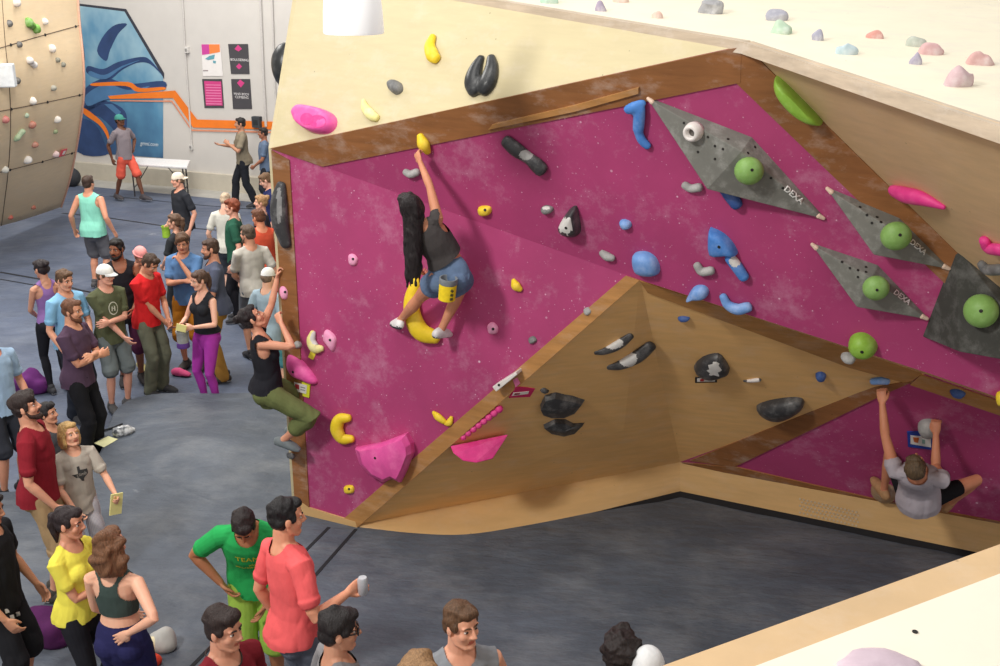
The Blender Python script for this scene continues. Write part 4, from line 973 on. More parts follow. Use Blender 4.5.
def ik(a, t, l1, l2, hint):
    d = t-a; L = d.length; L2 = min(L, (l1+l2)*.995)
    if L < 1e-5: d = Vector((0, 0, -1)); L = 1
    u = d/L; e = a+u*L2; x = (l1*l1-l2*l2+L2*L2)/(2*L2); h = math.sqrt(max(0, l1*l1-x*x))
    hv = hint-u*hint.dot(u); hv = hv.normalized() if hv.length > 1e-5 else u.orthogonal().normalized()
    return a+u*x+hv*h, e
ARM = {  # wrist target, elbow hint for the left arm (x > 0); the right arm mirrors x
    'down': ((.265, -.02, .885), (.5, 1, 0)), 'downfwd': ((.23, -.14, .90), (.5, 1, 0)), 'loose': ((.33, .0, .90), (.3, 1, 0)), 'back': ((.24, .12, .90), (.5, 1, 0)),
    'hip': ((.215, -.03, 1.03), (1, .5, .1)), 'backhip': ((.13, .15, 1.08), (1, .5, 0)), 'crossed': ((-.07, -.20, 1.19), (.7, -.2, -1)), 'crossedlow': ((-.10, -.18, 1.13), (.7, 0, -1)),
    'chin': ((.03, -.17, 1.40), (.5, -.4, -1)), 'front': ((.10, -.27, 1.12), (.7, .4, -.8)), 'frontlow': ((.08, -.22, .96), (.8, .7, 0)), 'chest': ((.10, -.25, 1.26), (.7, .2, -1)),
    'reach': ((.20, -.44, 1.14), (.4, .6, -1)), 'frontout': ((.26, -.34, 1.07), (.5, .6, -.6)), 'acrosslow': ((-.05, -.20, .92), (.6, .6, 0)), 'holdelbow': ((-.02, -.17, 1.07), (.8, .1, -.7)),
}
class Fig: pass
def torso_table(fem, bd, belly=0.0):
    if fem: T = [(.84, .0, .11, .095), (.90, .01, .168, .115), (.96, .008, .165, .112), (1.04, 0, .135, .095), (1.12, -.004, .116, .085), (1.22, -.004, .130, .095), (1.31, .0, .142, .10), (1.375, .006, .132, .088), (1.425, .012, .092, .068), (1.47, .014, .055, .05)]
    else: T = [(.84, .0, .12, .10), (.90, .008, .162, .115), (.97, .005, .160, .112), (1.05, 0, .148, .105+belly*.5), (1.14, -.006, .145, .104+belly), (1.25, -.006, .160, .113+belly*.4), (1.34, .0, .170, .115), (1.40, .006, .156, .10), (1.445, .012, .108, .076), (1.485, .014, .062, .056)]
    return [(z, y, a*bd, b*bd) for z, y, a, b in T]
def pose(h=1.75, fem=False, lean=0, side=0, twist=0, pelv=0, head=(0, 0, 0), arms=('down', 'down'), legs=((.10, 0, .08), (-.10, 0, .08)), khint=None, crouch=0.0, build=.93, hscale=1.0, toes=(8, -8), stuffd=None, hands=((25, 30), (25, 30)), palms=(None, None), belly=0.0):
    f = Fig(); f.s = h/1.75; f.fem = fem; f.bd = build; f.hs = hscale*.93; f.belly = belly
    f.P = Vector((0, 0, .95-crouch)); f.Rp = rotx(pelv); f.Rc = rotz(twist) @ roty(side) @ rotx(lean)
    setspine(f)
    f.Rh = f.Rc.lerp(Matrix.Identity(3), .5).to_quaternion().to_matrix() @ rotz(head[0]) @ roty(head[2] if len(head) > 2 else 0) @ rotx(head[1])
    setneck(f)
    sx = .155 if fem else .178
    f.sh = [f.T(sx*build**.5, .012, 1.388 if not fem else 1.365), f.T(-sx*build**.5, .012, 1.388 if not fem else 1.365)]
    f.ua, f.fa = (.275, .245) if fem else (.29, .26)
    f.el = []; f.wr = []; f.hd = []; f.pn = []; f.curl = hands
    piv = Vector((0, 0, .95))
    for i, sg in enumerate((1, -1)):
        a = arms[i]; t, hn = ARM[a] if isinstance(a, str) else a
        t = f.P+f.Rc @ (Vector((t[0]*sg, t[1], t[2]))-piv); hn = f.Rc @ Vector((hn[0]*sg, hn[1], hn[2]))
        e, w = ik(f.sh[i], t, f.ua, f.fa, hn); f.el.append(e); f.wr.append(w); d = (w-e).normalized(); f.hd.append(d)
        pn = f.Rc @ Vector((-sg, .0, 0)) if palms[i] is None else f.Rc @ Vector((palms[i][0]*sg, palms[i][1], palms[i][2])); pn = pn-d*pn.dot(d)
        f.pn.append(pn.normalized() if pn.length > .1 else d.orthogonal().normalized())
    f.hip = [f.P+f.Rp @ Vector((.088, 0, -.04)), f.P+f.Rp @ Vector((-.088, 0, -.04))]
    f.kn = []; f.an = []; f.ft = []
    for i, sg in enumerate((1, -1)):
        hn = Vector(khint[i]) if khint else Vector((.12*sg, -1, 0))
        k, a = ik(f.hip[i], Vector(legs[i]), .435, .42, hn); f.kn.append(k); f.an.append(a)
        f.ft.append((rotz(toes[i]) @ Vector((0, -1, 0)), Vector((0, 0, 1))))
    return f
def setspine(f):
    """T(x, y, z): posed place of a torso point given in upright standing coordinates"""
    tab = []; p = f.P.copy(); z = .95
    while z < 1.251:
        w = (z-.95)/.30; w = max(0, min(1, w)); w = w*w*(3-2*w); R = slerp(f.Rp, f.Rc, w); tab.append((z, p.copy(), R)); p = p+R @ Vector((0, 0, .015)); z += .015
    def T(x, y, z):
        if z <= .95: return f.P+f.Rp @ Vector((x, y, z-.95))
        if z >= 1.25: return tab[-1][1]+f.Rc @ Vector((x, y, z-tab[-1][0]))
        i = min(int((z-.95)/.015), len(tab)-1); return tab[i][1]+tab[i][2] @ Vector((x, y, z-tab[i][0]))
    def TR(z):
        if z <= .95: return f.Rp
        if z >= 1.25: return f.Rc
        return tab[min(int((z-.95)/.015), len(tab)-1)][2]
    f.T = T; f.TR = TR; f.C0 = tab[-1][1]; f.C0z = tab[-1][0]
def setneck(f):
    nz = 1.50 if not f.fem else 1.485
    f.nb = f.T(0, .014, nz-.02); up = (f.Rh @ Vector((0, 0, 1))).lerp(f.Rc @ Vector((0, 0, 1)), .4).normalized()
    f.hc = f.nb+up*.064+f.Rh @ Vector((0, -.022, .082*f.hs))
def chestco(f, a):
    """(n,3) posed ref coords -> upright torso coords (chest frame)"""
    R = np.array(f.Rc); return (a-np.array(f.C0)) @ R+np.array((0, 0, f.C0z))
def headco(f, a): return ((a-np.array(f.hc)) @ np.array(f.Rh))/f.hs
def H(f, x, y, z): return f.hc+f.Rh @ (Vector((x, y, z))*f.hs)
def limb(b, pts, rad, n=14, ref=None): b.tube(pts, rad, n, ref)
def leg_pts(f, i, infl=0.0, to=1.0, flare=0.0, loose=None):
    """stations down a leg; infl adds to the radii, to = where it stops (0 hip .. .5 knee .. 1 ankle)"""
    h, k, a = f.hip[i], f.kn[i], f.an[i]; fb = 1.08 if f.fem else 1.0; bd = f.bd
    fwd = ((h+a)/2-k); fwd = -fwd.normalized() if fwd.length > .02 else f.ft[i][0]
    bk = -fwd; sh = (a-k).normalized(); bk = (bk-sh*bk.dot(sh)); bk = bk.normalized() if bk.length > .05 else Vector((0, 1, 0))
    S = [(h.lerp(k, -.03), .080*fb, 0), (h.lerp(k, .15), .084*fb, .08), (h.lerp(k, .45), .072*fb, .23), (h.lerp(k, .75), .060*fb, .38), (k, .052, .5), (k.lerp(a, .14)+bk*.008, .050, .57), (k.lerp(a, .33)+bk*.014, .054, .66), (k.lerp(a, .58)+bk*.006, .044, .79), (k.lerp(a, .82), .034, .91), (a, .033, 1.0)]
    P = []; R = []
    for j, (p, r, t) in enumerate(S):
        r = r*bd
        if loose: r = max(r+infl, loose(t))
        else: r = r+infl
        if t > to+1e-6:
            p0, r0, t0 = S[j-1][0], R[-1], S[j-1][2]; u = (to-t0)/(t-t0)
            if u > .05: P.append(p0.lerp(p, u)); R.append(r0+(r-r0)*u+flare)
            break
        P.append(p); R.append(r)
    return P, R
def arm_pts(f, i, infl=0.0, to=1.0, flare=0.0):
    s, e, w = f.sh[i], f.el[i], f.wr[i]; k = (.84 if f.fem else 1.0)*f.bd**.7
    inn = f.T((.11 if i == 0 else -.11), .012, 1.395 if not f.fem else 1.37)
    S = [(inn, .050*k, -.1), (s, .055*k, 0), (s.lerp(e, .3), .050*k, .15), (s.lerp(e, .6), .045*k, .3), (s.lerp(e, .9), .039*k, .45), (e, .037*k, .5), (e.lerp(w, .22), .040*k, .61), (e.lerp(w, .6), .033*k, .8), (e.lerp(w, 1), .025*k, 1.0)]
    P = []; R = []
    for j, (p, r, t) in enumerate(S):
        r += infl
        if t > to+1e-6:
            p0, r0, t0 = S[j-1][0], R[-1], S[j-1][2]; u = (to-t0)/(t-t0)
            if u > .05: P.append(p0.lerp(p, u)); R.append(r0+(r-r0)*u+flare)
            break
        P.append(p); R.append(r)
    return P, R
def hand(b, f, i):
    W, d, pn = f.wr[i], f.hd[i], f.pn[i]; sv = d.cross(pn)*(1 if i == 1 else -1); k = .9 if f.fem else 1.0; c1, c2 = [math.radians(x) for x in f.curl[i]]
    b.tube([W-d*.01, W+d*.03*k, W+d*.07*k, W+d*.092*k], [(.024*k, .019*k), (.036*k, .017*k), (.041*k, .015*k), (.038*k, .012*k)], 12, ref=sv)
    for j, L in enumerate((.072, .080, .074, .058)):
        base = W+d*.088*k+sv*(.031-.0205*j)*k; a1 = c1*.6; a2 = a1+c2; a3 = a2+c2*.7; p = [base]; sp = sv*(.10-.065*j)
        for a, q in ((a1, .42), (a2, .33), (a3, .25)):
            p.append(p[-1]+((d+sp).normalized()*math.cos(a)+pn*math.sin(a))*L*q*k)
        b.tube(p, [.0095*k, .0088*k, .008*k, .007*k], 8)
    t0 = W+d*.022*k+sv*.024*k; d1 = (d*.75+sv*.55+pn*.35).normalized(); d2 = (d*.95+sv*.05+pn*(.25+.5*math.sin(c1))).normalized()
    b.tube([t0, t0+d1*.035*k, t0+d1*.036*k+d2*.025*k, t0+d1*.036*k+d2*.045*k], [.014*k, .0115*k, .0105*k, .0085*k], 8)
def foot_pts(f, i):
    a = f.an[i]; d, up = f.ft[i]; h = a-up*.08
    return a, d, up, h
def body_mesh(f, vox):
    b = MB(); tt = torso_table(f.fem, f.bd, f.belly)
    b.tube([f.T(0, y, z) for z, y, a, c in tt], [(a, c) for z, y, a, c in tt], 24, ref=f.Rc @ Vector((1, 0, 0)))
    for sg in (1, -1): b.ell(f.P+f.Rp @ Vector((.072*sg, .055, -.05)), (.088*f.bd, .078*f.bd, .088*f.bd), f.Rp)
    if f.fem:
        for sg in (1, -1): b.ell(f.T(.066*sg, -.078, 1.265), (.055, .052, .056), f.Rc)
    else:
        for sg in (1, -1): b.ell(f.T(.072*sg, -.052, 1.33), (.078*f.bd, .046, .064), f.Rc)
    nr = .048 if f.fem else .058
    b.tube([f.T(0, .02, 1.42), f.nb, f.nb.lerp(f.hc, .5)+f.Rh @ Vector((0, .012, 0)), f.hc+f.Rh @ Vector((0, .012, -.02))], [nr*1.25, nr*1.05, nr*.98, nr*.95], 16)
    for i, sg in enumerate((1, -1)):   # neck to shoulder slope
        b.tube([f.nb+f.Rc @ Vector((0, .01, .015)), f.T(.085*sg, .018, 1.43 if not f.fem else 1.405), f.sh[i]+f.Rc @ Vector((0, 0, .008))], [.042, .036*f.bd, .038], 10)
        P, R = arm_pts(f, i); b.tube(P, R, 14); hand(b, f, i)
        P, R = leg_pts(f, i); b.tube(P, R, 16)
        a, d, up, h = foot_pts(f, i); sd = up.cross(d)
        b.tube([h-d*.04+up*.045, h+d*.02+up*.05, h+d*.08+up*.035, h+d*.135+up*.024], [(.030, .034), (.034, .04), (.040, .028), (.036, .018)], 12, ref=sd)
        b.tube([a+(f.kn[i]-a).normalized()*.02, h+up*.03], [.034, .03], 10)
    R3 = f.Rh; s = f.hs
    def E(c, r): b.ell(H(f, *c), tuple(x*s for x in r), R3, 20, 14)
    jw = .92 if f.fem else 1.0
    E((0, .012, .036), (.075, .094, .086)); E((0, -.022, -.03), (.062*jw, .066, .084)); E((0, -.066, -.094), (.024*jw, .021, .022))
    E((0, .02, -.02), (.066, .07, .07))
    for sg in (1, -1):
        b.tube([H(f, .055*jw*sg, .004, -.045), H(f, .05*jw*sg, -.015, -.075), H(f, .022*jw*sg, -.058, -.098)], [.022*s, .021*s, .018*s], 8)
        E((.034*sg, -.052, -.028), (.028, .026, .028)); E((.078*sg, .012, -.008), (.009, .020, .030)); E((.030*sg, -.068, .029), (.026, .012, .009))
    b.tube([H(f, 0, -.080, .022), H(f, 0, -.094, .0), H(f, 0, -.107, -.022), H(f, 0, -.094, -.034)], [.010*s, .0105*s, .0125*s, .010*s], 8)
    for sg in (1, -1): E((.012*sg, -.092, -.028), (.009, .010, .008))
    E((0, -.0785, -.053), (.022, .0105, .006)); E((0, -.077, -.065), (.019, .0105, .006))
    b.v = [v for v in b.v]
    return remesh(b, vox, 2, 'body')
def shell_torso(b, f, z0, z1, infl, hem=0.0, shmul=1.0, straight=0.0):
    tt = torso_table(f.fem, f.bd, f.belly)
    def at(z):
        for (za, ya, aa, ca), (zb, yb, ab, cb) in zip(tt[:-1], tt[1:]):
            if z <= zb: u = max(0, (z-za)/(zb-za)); return ya+(yb-ya)*u, aa+(ab-aa)*u, ca+(cb-ca)*u
        return tt[-1][1:]
    zs = [z0]+[z for z in (.86, .92, .98, 1.05, 1.12, 1.18, 1.25, 1.31, 1.36, 1.41, 1.455, 1.49) if z0+.02 < z < z1-.01]+[z1]
    mx = max(at(1.31)[1], .0); mb_ = at(1.31)[2]+(.02 if f.fem else .012)
    P = []; R = []
    for z in zs:
        y, a, c = at(max(z, .94) if infl > .009 else z)
        if z < 1.31 and straight: a = a+(max(a, mx)-a)*straight; c = c+(max(c, mb_)-c)*straight
        k = 0 if z > 1.2 else (1.2-z)/.35
        a += infl+hem*k; c += infl+hem*k
        if z < 1.03 and infl > .009: g = min(1, (1.03-z)/.10); g = g*g*(3-2*g); y += .022*g; c += .022*g; a += .006*g
        if z > 1.40: a *= shmul
        P.append(f.T(0, y, z)); R.append((a, c))
    b.tube(P, R, 24, ref=f.Rc @ Vector((1, 0, 0)))
    if f.fem and z0 < 1.2 < z1 or (f.fem and z1 > 1.3):
        for sg in (1, -1): b.ell(f.T(.060*sg, -.074 if infl > .01 else -.078, 1.265), (.060+infl, .048+infl, .062+infl), f.Rc)
    elif z1 > 1.4:
        for sg in (1, -1): b.ell(f.T(.066*sg, -.050, 1.33), (.078*f.bd+infl*.6, .046+infl, .070+infl*.6), f.Rc)
def make_top(f, kind, vox, seed, hem=None, sleeve=None, fit=.013):
    b = MB(); nz = 1.49 if not f.fem else 1.475
    if kind in ('tee', 'longtee'):
        z0 = hem or .86
        shell_torso(b, f, z0-.05, nz, fit, .010 if not f.fem else .004, 1.0, .5 if not f.fem else .85)
        for i, sg in enumerate((1, -1)):
            b.tube([f.nb+f.Rc @ Vector((.03*sg, .01, -.01)), f.T(.085*sg, .018, 1.43 if not f.fem else 1.405), f.sh[i]+f.Rc @ Vector((0, 0, .008))], [.046, .036*f.bd+fit, .038+fit], 10)
            P, R = arm_pts(f, i, fit+.002, sleeve or .33, .007); b.tube(P, R, 16)
    elif kind in ('tank', 'sleeveless', 'strap'):
        z0 = hem or .84
        shell_torso(b, f, z0-.05, nz-.01, fit if kind != 'strap' else .008, .008 if kind != 'strap' else .004, 1.0, .5 if kind != 'strap' else .15)
        for i, sg in enumerate((1, -1)):
            b.tube([f.nb+f.Rc @ Vector((.03*sg, .01, -.01)), f.T(.085*sg, .018, 1.43 if not f.fem else 1.405), f.sh[i]+f.Rc @ Vector((0, 0, .008))], [.046, .036*f.bd+fit, .038+fit], 10)
            P, R = arm_pts(f, i, fit, .06, 0); b.tube(P, R, 16)
    elif kind == 'bra':
        z0 = 1.14; shell_torso(b, f, 1.09, nz-.01, .007, 0, 1.0, 0)
        for i, sg in enumerate((1, -1)):
            b.tube([f.nb+f.Rc @ Vector((.03*sg, .01, -.01)), f.T(.085*sg, .018, 1.405), f.sh[i]], [.043, .036+.007, .042], 10)
    me = remesh(b, vox, 3, 'shirt')
    a = getco(me); n = getno(me); q = chestco(f, a)
    amp = .0062 if kind in ('tee', 'longtee') else (.005 if kind in ('tank', 'sleeveless') else .0015)
    w = np.clip((1.42-q[:, 2])/.3, .25, 1)*amp
    w = np.where(np.abs(q[:, 0]) > .2, amp*.8, w)
    a = a+n*(w*(np.abs(wave(a, 26, seed, 6, (1, 1, .5)))-.55))[:, None]; setco(me, a)
    nr = .072 if not f.fem else .07
    dz = 0.0 if not f.fem else -.025
    def keep(c):
        q = chestco(f, c); x, y, z = q[:, 0], q[:, 1], q[:, 2]-dz
        pz = (c-np.array(f.P)) @ np.array(f.Rp)[:, 2]+.95
        low = (pz < z0+.005*np.sin(q[:, 0]*23+seed)) if z0 < .97 else (q[:, 2] < z0)
        r = np.hypot(x, (y-.005)*1.05); k = ~((r < nr) & (z > 1.42)) & ~low
        if kind == 'tee' or kind == 'longtee': return k & ~((x/.078)**2+((z-1.485)/.06)**2 < 1) if True else k
        hole = (np.abs(x) > (.125 if kind != 'strap' else .112)) & (z > 1.30) & (np.abs(x) < .30)
        if kind == 'sleeveless': hole = (np.abs(x) > .185)
        if kind == 'tank': hole = ((np.abs(x)-.215)/.085)**2+((z-1.36)/.11)**2 < 1; hole |= (np.abs(x) > .185) & (z > 1.22)
        scoop = (x/.08)**2+((z-1.49)/np.where(y > 0, .06, .13 if kind != 'sleeveless' else .06))**2 < 1
        if kind in ('bra', 'strap'):
            scoop = ((x/.062)**2+((z-1.48)/np.where(y > 0, .085, .16))**2 < 1)
            side = np.where(y > 0, ((np.abs(x)-.195)/.135)**2+((z-1.375)/.115)**2 < 1, ((np.abs(x)-.20)/.10)**2+((z-1.37)/.11)**2 < 1)
            hole = side | (np.abs(x) > .172)
        return k & ~hole & ~scoop
    cutfaces(me, keep); return me
def make_bottom(f, kind, vox, seed, waist=1.02):
    b = MB()
    spec = {'jeans': (.012, 1.0, .004, lambda t: .092-.026*t if t < .5 else .078-.006*(t-.5)), 'slacks': (.014, 1.0, .004, lambda t: .096-.03*t if t < .5 else .079), 'shorts': (.014, .45, .008, lambda t: .095), 'longshorts': (.015, .54, .006, lambda t: .094),
            'leggings': (.005, .95, 0, lambda t: 0), 'tights': (.006, .30, .0, lambda t: 0), 'cutoff': (.012, .20, .008, lambda t: .098), 'capri': (.016, .74, .0, lambda t: .098-.02*t)}[kind]
    infl, to, flare, loose = spec
    zz = [(.845, .0), (.90, .0), (.96, .0), (waist, 0)]
    tt = {round(z, 3): (y, a, c) for z, y, a, c in torso_table(f.fem, f.bd, f.belly)}
    fb = (.168 if f.fem else .162)*f.bd
    wa = (.150 if f.fem else .155)*f.bd
    b.tube([f.T(0, .005, .83), f.T(0, .008, .90), f.T(0, .006, .96), f.T(0, .003, waist)], [(.12*f.bd+infl, .10*f.bd+infl), (fb+infl, .115*f.bd+infl), (fb-.004+infl, .112*f.bd+infl), (wa+infl*.6, .102*f.bd+infl*.6)], 24, ref=f.Rp @ Vector((1, 0, 0)))
    for i, sg in enumerate((1, -1)):
        b.ell(f.P+f.Rp @ Vector((.072*sg, .055, -.05)), (.088*f.bd+infl, .078*f.bd+infl, .088*f.bd+infl), f.Rp)
        P, R = leg_pts(f, i, infl, to, flare, (lambda t: loose(t)*f.bd) if kind not in ('leggings', 'tights') else None); b.tube(P, R, 18)
    me = remesh(b, vox, 3, 'trousers'); a = getco(me); n = getno(me)
    amp = .0012 if kind in ('leggings', 'tights') else .008
    a = a+n*(amp*(np.abs(wave(a, 24, seed+5, 6, (1, 1, .55)))-.5))[:, None]; setco(me, a)
    return me
def make_hair(f, style, vox, seed, under=False):
    b = MB(); s = f.hs
    def E(c, r): b.ell(H(f, *c), tuple(x*s for x in r), f.Rh, 20, 14)
    amp, fr = .005, 60
    if style in ('short', 'shortwave', 'buzz', 'curly', 'shag', 'bun', 'pony', 'long', 'bob', 'wavy'):
        g = {'buzz': -.005, 'curly': .012, 'shag': .006, 'shortwave': .004}.get(style, 0)
        if not under: E((0, .025, .050), (.083+g, .097+g, .082+g))
        E((0, .046, .0), (.079+g*.6, .069+g, .074+g))
        if style != 'buzz' and not under: E((.008, -.040, .088), (.060+g, .044+g, .034+g))
        for sg in (1, -1): E((.068*sg, -.012, .022), (.014+g*.5, .03, .034))
        if style == 'curly': amp, fr = .009, 100
        if style == 'shag': amp, fr = .010, 60
        if style == 'shortwave': amp, fr = .008, 55
    if style == 'bun': E((0, .115, .075), (.042, .04, .042)); amp = .006
    if style == 'pony':
        b.tube([H(f, 0, .09, .06), H(f, 0, .13, .04), H(f, 0, .135, -.03), H(f, 0, .115, -.11), H(f, 0, .11, -.17)], [.026*s, .034*s, .036*s, .03*s, .012*s], 10)
    if style == 'bob':
        for k in range(15):
            a = -PI*.12+k/14*PI*1.24; x, y = .078*math.cos(a), .012+.082*math.sin(a)
            b.tube([H(f, x*.8, y*.8+.004, .06), H(f, x*1.08, y*1.06+.008, .0), H(f, x*1.12, y*1.1+.01, -.07), H(f, x*1.04, y*1.02+.01, -.115)], [.024*s, .024*s, .022*s, .012*s], 8)
        amp = .003
    if style == 'wavy':
        for k in range(15):
            a = -PI*.02+k/14*PI*1.04; x, y = .078*math.cos(a), .02+.082*math.sin(a)
            b.tube([H(f, x*.8, y*.8, .06), H(f, x*1.15, y*1.1, .0), H(f, x*1.28, y*1.15, -.07), H(f, x*1.32, y*1.1, -.14), H(f, x*1.22, y*1.05, -.18)], [.028*s, .030*s, .031*s, .027*s, .012*s], 8)
        amp, fr = .014, 52
    if style == 'long':
        for k in range(13):
            a = PI*.02+k/12*PI*.96; x, y = .074*math.cos(a), .02+.078*math.sin(a)
            t0, t1 = H(f, x*.9, y, .05), H(f, x*1.05, y*1.08, -.04); dn = f.hairdir if hasattr(f, 'hairdir') else Vector((0, 0, -1))
            t2 = t1+dn*.17+(H(f, 0, .07, -.05)-t1)*.06; t3 = t2+dn*.20+(H(f, 0, .09, -.05)+dn*.25-t2)*.12; t4 = t3+dn*(.16+.04*math.sin(k*2.3))
            b.tube([t0, t1, t2, t3, t4], [.026*s, .026*s, .024*s, .02*s, .007*s], 8)
        amp = .006
    me = remesh(b, vox, 2, 'hair'); a = getco(me); n = getno(me); q = headco(f, a)
    if style in ('curly', 'shag', 'wavy', 'shortwave'): a = a+n*(amp*np.maximum(wave(q, fr, seed, 8), -.3))[:, None]
    else: a = a+n*(amp*np.maximum(wave(q, fr*1.3, seed, 8, (1, 1, .35)), -.4))[:, None]
    setco(me, a); return me
def make_cap(f, style):
    b = MB(); s = f.hs; nu, nv = 24, 8; vs = []
    for j in range(nv+1):
        a = j/nv*PI/2
        for i in range(nu):
            t = 2*PI*i/nu; vs.append(H(f, .088*math.cos(t)*math.cos(a)**.85, .012+.107*math.sin(t)*math.cos(a)**.85, .028+.105*math.sin(a)))
    fs = [(j*nu+i, j*nu+(i+1) % nu, (j+1)*nu+(i+1) % nu, (j+1)*nu+i) for j in range(nv) for i in range(nu)]
    b.add(vs, fs)
    if style in ('cap', 'backcap'):
        sg = -1 if style == 'cap' else 1; n = 13; top = []; 
        for lay in (.006, 0):
            for rr in (0, .5, 1):
                for i in range(n):
                    t = math.radians(-62+124*i/(n-1)); r0 = .104; x = math.sin(t)*(.088+.004*rr); y = math.cos(t)*(.098+.075*rr*math.cos(t*.9))
                    top.append(H(f, x, .012+sg*y*1.0, .034-.016*rr-.012*abs(math.sin(t))*rr+lay))
        fs = []
        for l in (0, 1):
            for r in (0, 1):
                for i in range(n-1):
                    o = l*3*n+r*n+i; fs.append((o, o+1, o+n+1, o+n) if l == 0 else (o, o+n, o+n+1, o+1))
        for i in range(n-1): fs.append((2*n+i, 2*n+i+1, 5*n+i+1, 5*n+i))
        b.add(top, fs, 1)
    if style == 'beanie': b.tube([H(f, .088*math.cos(2*PI*i/20), .012+.106*math.sin(2*PI*i/20), .03) for i in range(21)], [.012]*21, 8, caps=False)
    return b
def make_shoe(f, i, climbing=False):
    b = MB(); a, d, up, h = foot_pts(f, i); sd = up.cross(d); k = .96 if f.fem else 1.0; d = d*(.86 if climbing else 1.0)
    g = 0.0
    P = [h-d*.062+up*.045, h-d*.03+up*.052, h+d*.03+up*.055, h+d*.085+up*.046, h+d*.14+up*.038, h+d*.185+up*.030]
    R = [(.036, .046), (.042+g, .054), (.045+g, .058), (.051+g, .045), (.048+g, .037), (.034+g, .024)]
    b.tube(P, [(x*k, y*k) for x, y in R], 16, ref=sd)
    if not climbing: b.tube([h+up*.06, h+up*.105-d*.005], [(.040*k, .046*k), (.042*k, .048*k)], 14, ref=sd)
    # keep the sole flat
    out = []
    for v in b.v:
        z = (v-h).dot(up); out.append(v-up*(z-.004) if z < .004 else v)
    b.v = out
    n0 = len(b.f)
    for j, fc in enumerate(b.f):
        z = sum(((b.v[q]-h).dot(up) for q in fc))/len(fc)
        if z < .022: b.m[j] = 1
    return b
def finish_mesh(me, f, mats, name, parent):
    a = getco(me)*f.s; setco(me, a)
    for m in mats: me.materials.append(m)
    me.polygons.foreach_set('use_smooth', [True]*len(me.polygons)); me.name = name
    return link(name, me, parent)
def mbfin(b, f, mats, name, parent, smooth=True):
    b.v = [v*f.s for v in b.v]; return b.build(name, mats, parent, smooth)
LOD = 1.0
def dress(f, root, spec, vox, seed):
    """body and all parts under the root Empty"""
    sk = skin(spec.get('skin', (214, 160, 132)))
    lipc = spec.get('skin', (214, 160, 132)); lip = skin((int(lipc[0]*.86), int(lipc[1]*.66), int(lipc[2]*.66)))
    me = body_mesh(f, vox)
    n = len(me.polygons); c = np.empty(n*3, 'f'); me.polygons.foreach_get('center', c); q = headco(f, c.reshape(-1, 3))
    mi = ((np.abs(q[:, 0]) < .023) & (q[:, 2] > -.071) & (q[:, 2] < -.048) & (q[:, 1] < -.074)).astype('i')
    me.polygons.foreach_set('material_index', mi)
    body = finish_mesh(me, f, [sk, lip], 'body', root)
    parts = {'body': body}
    if spec.get('top'):
        kind, rgb = spec['top'][:2]; kw = spec['top'][2] if len(spec['top']) > 2 else {}
        m = rgb if isinstance(rgb, bpy.types.Material) else fabric(rgb)
        parts['shirt'] = finish_mesh(make_top(f, kind, vox*1.15, seed, **kw), f, [m], {'bra': 'sports_bra', 'tank': 'tank_top', 'strap': 'tank_top'}.get(kind, 'shirt'), root)
    if spec.get('bottom'):
        kind, rgb = spec['bottom'][:2]; kw = spec['bottom'][2] if len(spec['bottom']) > 2 else {}
        m = rgb if isinstance(rgb, bpy.types.Material) else fabric(rgb)
        parts['trousers'] = finish_mesh(make_bottom(f, kind, vox*1.15, seed, **kw), f, [m], {'jeans': 'jeans', 'slacks': 'trousers', 'leggings': 'leggings', 'capri': 'trousers'}.get(kind, 'shorts'), root)
    hs = spec.get('hair')
    if hs:
        parts['hair'] = finish_mesh(make_hair(f, hs[0], max(vox*.8, .005), seed, bool(spec.get('cap'))), f, [hairmat(hs[1])], 'hair', root)
        hr = hairmat(hs[1])
    else: hr = hairmat((70, 50, 40))
    if spec.get('cap'):
        st, c1, c2 = spec['cap']; parts['cap'] = mbfin(make_cap(f, st), f, [fabric(c1), fabric(c2)], 'cap', root); smooth_by_angle(parts['cap'], 50)
    if spec.get('beard'):
        b = MB()
        b.tube([H(f, .066, -.0, -.03), H(f, .058, -.02, -.07), H(f, .03, -.06, -.095), H(f, 0, -.074, -.102), H(f, -.03, -.06, -.095), H(f, -.058, -.02, -.07), H(f, -.066, 0, -.03)], [.010, .016, .022, .026, .022, .016, .010], 10)
        b.tube([H(f, .026, -.078, -.056), H(f, .012, -.090, -.044), H(f, -.012, -.090, -.044), H(f, -.026, -.078, -.056)], [.006, .0075, .0075, .006], 8)
        parts['beard'] = mbfin(b, f, [hairmat(spec['beard'])], 'beard', root)
    if spec.get('face', True):
        for sg in (1, -1):
            b = MB(); b.ell(H(f, .031*sg, -.0705, .006), (.0145*f.hs, .010*f.hs, .0075*f.hs), f.Rh, 14, 10)
            for j, fc in enumerate(b.f):
                g = f.Rh.transposed() @ (sum((b.v[i] for i in fc), Vector())/len(fc)-H(f, .031*sg, -.0705, .006)); 
                if g.y < 0 and math.hypot(g.x, g.z) < .0065: b.m[j] = 1
            mbfin(b, f, [plain('eye_white', (196, 184, 176), .35, .02, 20, 0), plain('eye_iris', (46, 32, 24), .3, .1, 40, 0)], 'eye', root)
            b = MB(); b.tube([H(f, .012*sg, -.0855, .027), H(f, .030*sg, -.084, .034), H(f, .049*sg, -.070, .029)], [.0036, .0042, .0026], 6); mbfin(b, f, [hr], 'eyebrow', root)
    if spec.get('shoes'):
        for i in (0, 1):
            o = mbfin(make_shoe(f, i, spec.get('climbshoe', False)), f, [plain('shoe_cloth', spec['shoes'], .7), plain('shoe_sole', spec.get('sole', (200, 198, 194)), .8)], 'shoe', root)
    return parts
def top_of_head(f, spec):
    z = .122 if not spec.get('hair') else .137
    if spec.get('cap'): z = .134
    return H(f, 0, .015, z)*f.s
PEOPLE = {}
